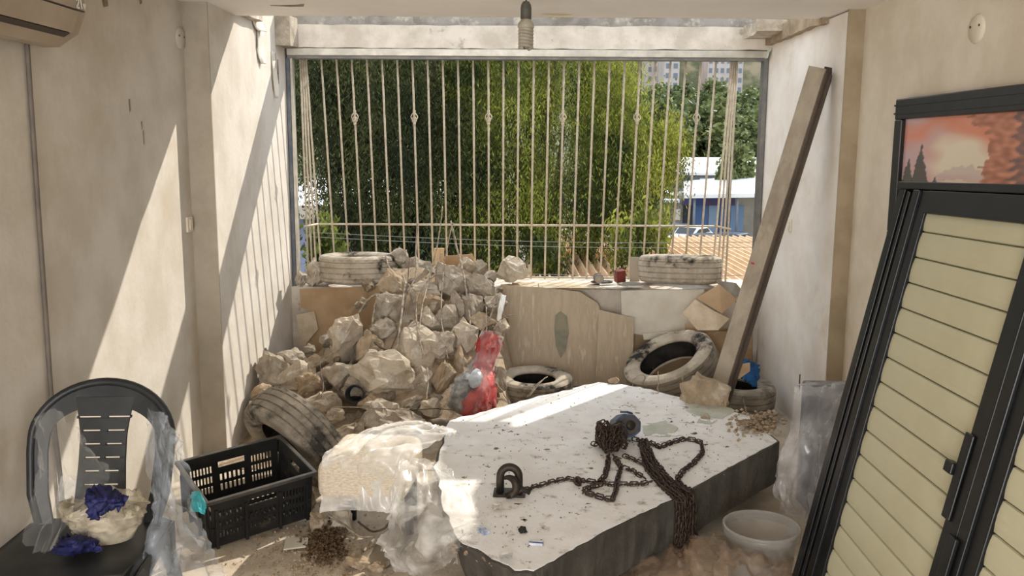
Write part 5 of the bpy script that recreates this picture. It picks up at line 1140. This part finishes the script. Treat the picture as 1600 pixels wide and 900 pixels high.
# canopy building in front
Yc = 66; cbd = empty('canopy_building', (fx_(1110, Yc), Yc, GZ), 'low shop with a wide pale canopy and blue shutters', 'building'); X_ = lambda px: fx_(px, Yc)-cbd.location.x
zc0 = aty(1100, 309, Yc-3).z-GZ; zc1 = aty(1100, 288, Yc+4).z-GZ
MB().box(X_(1010), X_(1220), 0, 6, 0, zc0).build('wall', mat('shop_wall', (170, 164, 152), (150, 144, 134), .9, .6), cbd)
MB().prism([(X_(1055), -3, zc0-.05), (X_(1225), -3, zc0+.1), (X_(1225), 5, zc1+.6), (X_(1085), 5, zc1-.1)], (0, 0, .28)).build('canopy', m_wr, cbd)
MB().prism([(X_(1005), -.6, zc0-.5), (X_(1058), -.6, zc0-.5), (X_(1058), 5, zc0), (X_(1005), 5, zc0)], (0, 0, .2)).build('side_roof', m_wr, cbd)
for i, (a, b, cl) in enumerate(((1066, 1082, (60, 62, 70)), (1084, 1104, (86, 112, 158)), (1106, 1120, (140, 164, 190)), (1122, 1138, (74, 98, 146)), (1140, 1160, (120, 146, 178)), (1020, 1050, (120, 116, 108)))):
    MB().box(X_(a), X_(b), -.12, 0, .1, zc0-.7).build('shop_shutter', mat('shut_%d' % i, cl), cbd)
MB().box(X_(1064), X_(1145), -.35, -.1, zc0-.7, zc0-.15).build('fascia_sign', mat('fascia', (92, 70, 90), (70, 84, 140), .7, 1.2), cbd)
for px in (1072, 1136): MB().tube([(X_(px), -2.7, 0), (X_(px), -2.7, zc0)], .09, 6).build('canopy_post', m_wg, cbd, True)
MB().box(X_(1053), X_(1060), -.5, 0, 1.2, 2.0).build('wall_unit', M_white, cbd)
pl = local_tube('street_pole', [(fx_(1136, 60), 60, GZ), (fx_(1136, 60), 60, aty(1136, 255, 60).z)], .12, mat('pole_dark', (70, 70, 74)), 'dark slim pole in front of the canopy building', 'pole', 8)
# cars
def car(px, y, rz, mt, label):
    t = empty('parked_car', (fx_(px, y), y, GZ), label, 'car', 'parked cars'); t.rotation_euler = (0, 0, rz); t.scale = (.9, .9, .9)
    prof = [(-2.0, .35), (-2.05, .75), (-1.9, 1.0), (-1.15, 1.08), (-.5, 1.5), (.9, 1.52), (1.6, 1.15), (1.98, 1.0), (2.02, .4)]
    bev(MB().prism([Vector((x, -.85, z)) for x, z in prof], (0, 1.7, 0)).build('body', mt, t), .12, 3)
    gl = mat('car_glass', (40, 46, 54), None, .15, spec=.6)
    for s in (-.86, .85): MB().prism([Vector((x, s, z)) for x, z in ((-1.0, 1.1), (-.45, 1.42), (.85, 1.44), (1.35, 1.15))], (0, .02, 0)).build('side_glass', gl, t)
    MB().prism([Vector((x, -.68, z)) for x, z in ((-1.12, 1.11), (-.55, 1.49), (-.57, 1.51), (-1.15, 1.13))], (0, 1.36, 0)).build('windscreen', gl, t)
    MB().prism([Vector((x, -.68, z)) for x, z in ((.98, 1.51), (1.56, 1.19), (1.6, 1.2), (1.0, 1.54))], (0, 1.36, 0)).build('rear_glass', gl, t)
    for x in (-1.25, 1.25):
        for s in (-.8, .8): MB().lathe([(.02, -.09), (.3, -.09), (.31, 0), (.3, .09), (.02, .09)], 16, M=Matrix.Translation((x, s, .31)) @ Matrix.Rotation(math.radians(90), 4, 'X')).build('wheel', M_black, t, True)
mw_ = mat('car_white', (226, 230, 234), None, .25, spec=.6); mbl = mat('car_blue', (40, 50, 82), None, .3, spec=.6); mdk = mat('car_dark', (34, 36, 42), None, .3, spec=.6)
car(1080, 58, .9, mw_, 'white hatchback, tallest of the parked white cars'); car(1054, 60, 1.2, mbl, 'dark blue car left of the white hatchback'); car(1030, 59, 1.3, mdk, 'dark car half hidden behind the big tree'); car(1098, 53, .8, mdk, 'black car right of the white hatchback'); car(1112, 50, .75, mw_, 'white car nearest the tiled roof'); car(1142, 54, .8, mbl, 'blue car nearest the right window post')
# corrugated roof below
A0 = aty(850, 384, 16.5); A1 = aty(1190, 374, 16.5); B0 = aty(840, 455, 11.0); zf, zn = A1.z, aty(1000, 455, 10.5).z
rf = empty('tiled_roof', (2.4, 10.5, zn), 'sunlit tan corrugated tile roof below the window', 'roof'); vs = []; nx = 150; x0, x1 = .2, 6.4
mrf = mat('roof_tile', (232, 200, 164), (214, 178, 140), .85, 3, bump=.3)
for i in range(nx*2+1):
    x = x0+(x1-x0)*i/(nx*2); h = .085*math.sin(i*math.pi/3)
    vs += [(x-2.4, 0, h), (x-2.4, 3, (zf-zn)*.5+h), (x-2.4, 6, zf-zn+h)]
MB().add(vs, [(i*3+k, i*3+k+1, i*3+k+4, i*3+k+3) for i in range(nx*2) for k in range(2)]).build('tile_sheet', mrf, rf, True, False)
MB().box(x0-2.4, x1-2.4, .3, 5.8, GZ-zn, -.35).build('wall', m_wg, rf)
# building on the left with white roof
Yl = 34; lb = empty('left_building', (fx_(520, Yl), Yl, GZ), 'white roofed house with blue-grey wall behind the left of the grille', 'building'); X2 = lambda px: fx_(px, Yl)-lb.location.x
ze2 = aty(510, 328, Yl).z-GZ; zr2 = aty(510, 288, Yl+7).z-GZ
MB().box(X2(430), X2(760), 0, 8, 0, ze2).build('wall', mat('blue_grey_wall', (150, 154, 176), (132, 138, 162), .9, .6), lb)
MB().prism([(X2(420), -.6, ze2-.05), (X2(770), -.6, ze2-.05), (X2(770), 8, zr2), (X2(420), 8, zr2)], (0, 0, .25)).build('roof', m_wr, lb)
MB().box(X2(420), X2(770), -.65, -.55, ze2-.3, ze2+.2).build('fascia', mat('fascia_beige', (190, 180, 164)), lb)
for a in (494, 540, 600, 660): MB().box(X2(a), X2(a+14), -.1, 0, 1.0, 2.2).build('window', m_apw, lb)
# overhead cables
for i, (ya_, yb_) in enumerate(((362, 378), (369, 386), (412, 430))):
    a, b = aty(470, ya_, 9.3), aty(1190, yb_, 9.8); pts = [a+(b-a)*t+Vector((0, 0, -.05*math.sin(math.pi*t))) for t in [k/16 for k in range(17)]]
    local_tube('overhead_cable', pts, .0035, mat('cable_pale', (120, 118, 112)), ['upper thin cable crossing behind the grille', 'middle thin cable crossing behind the grille', 'lowest thin cable crossing just above the sill'][i], 'cable', 5)
bpy.context.view_layer.update()
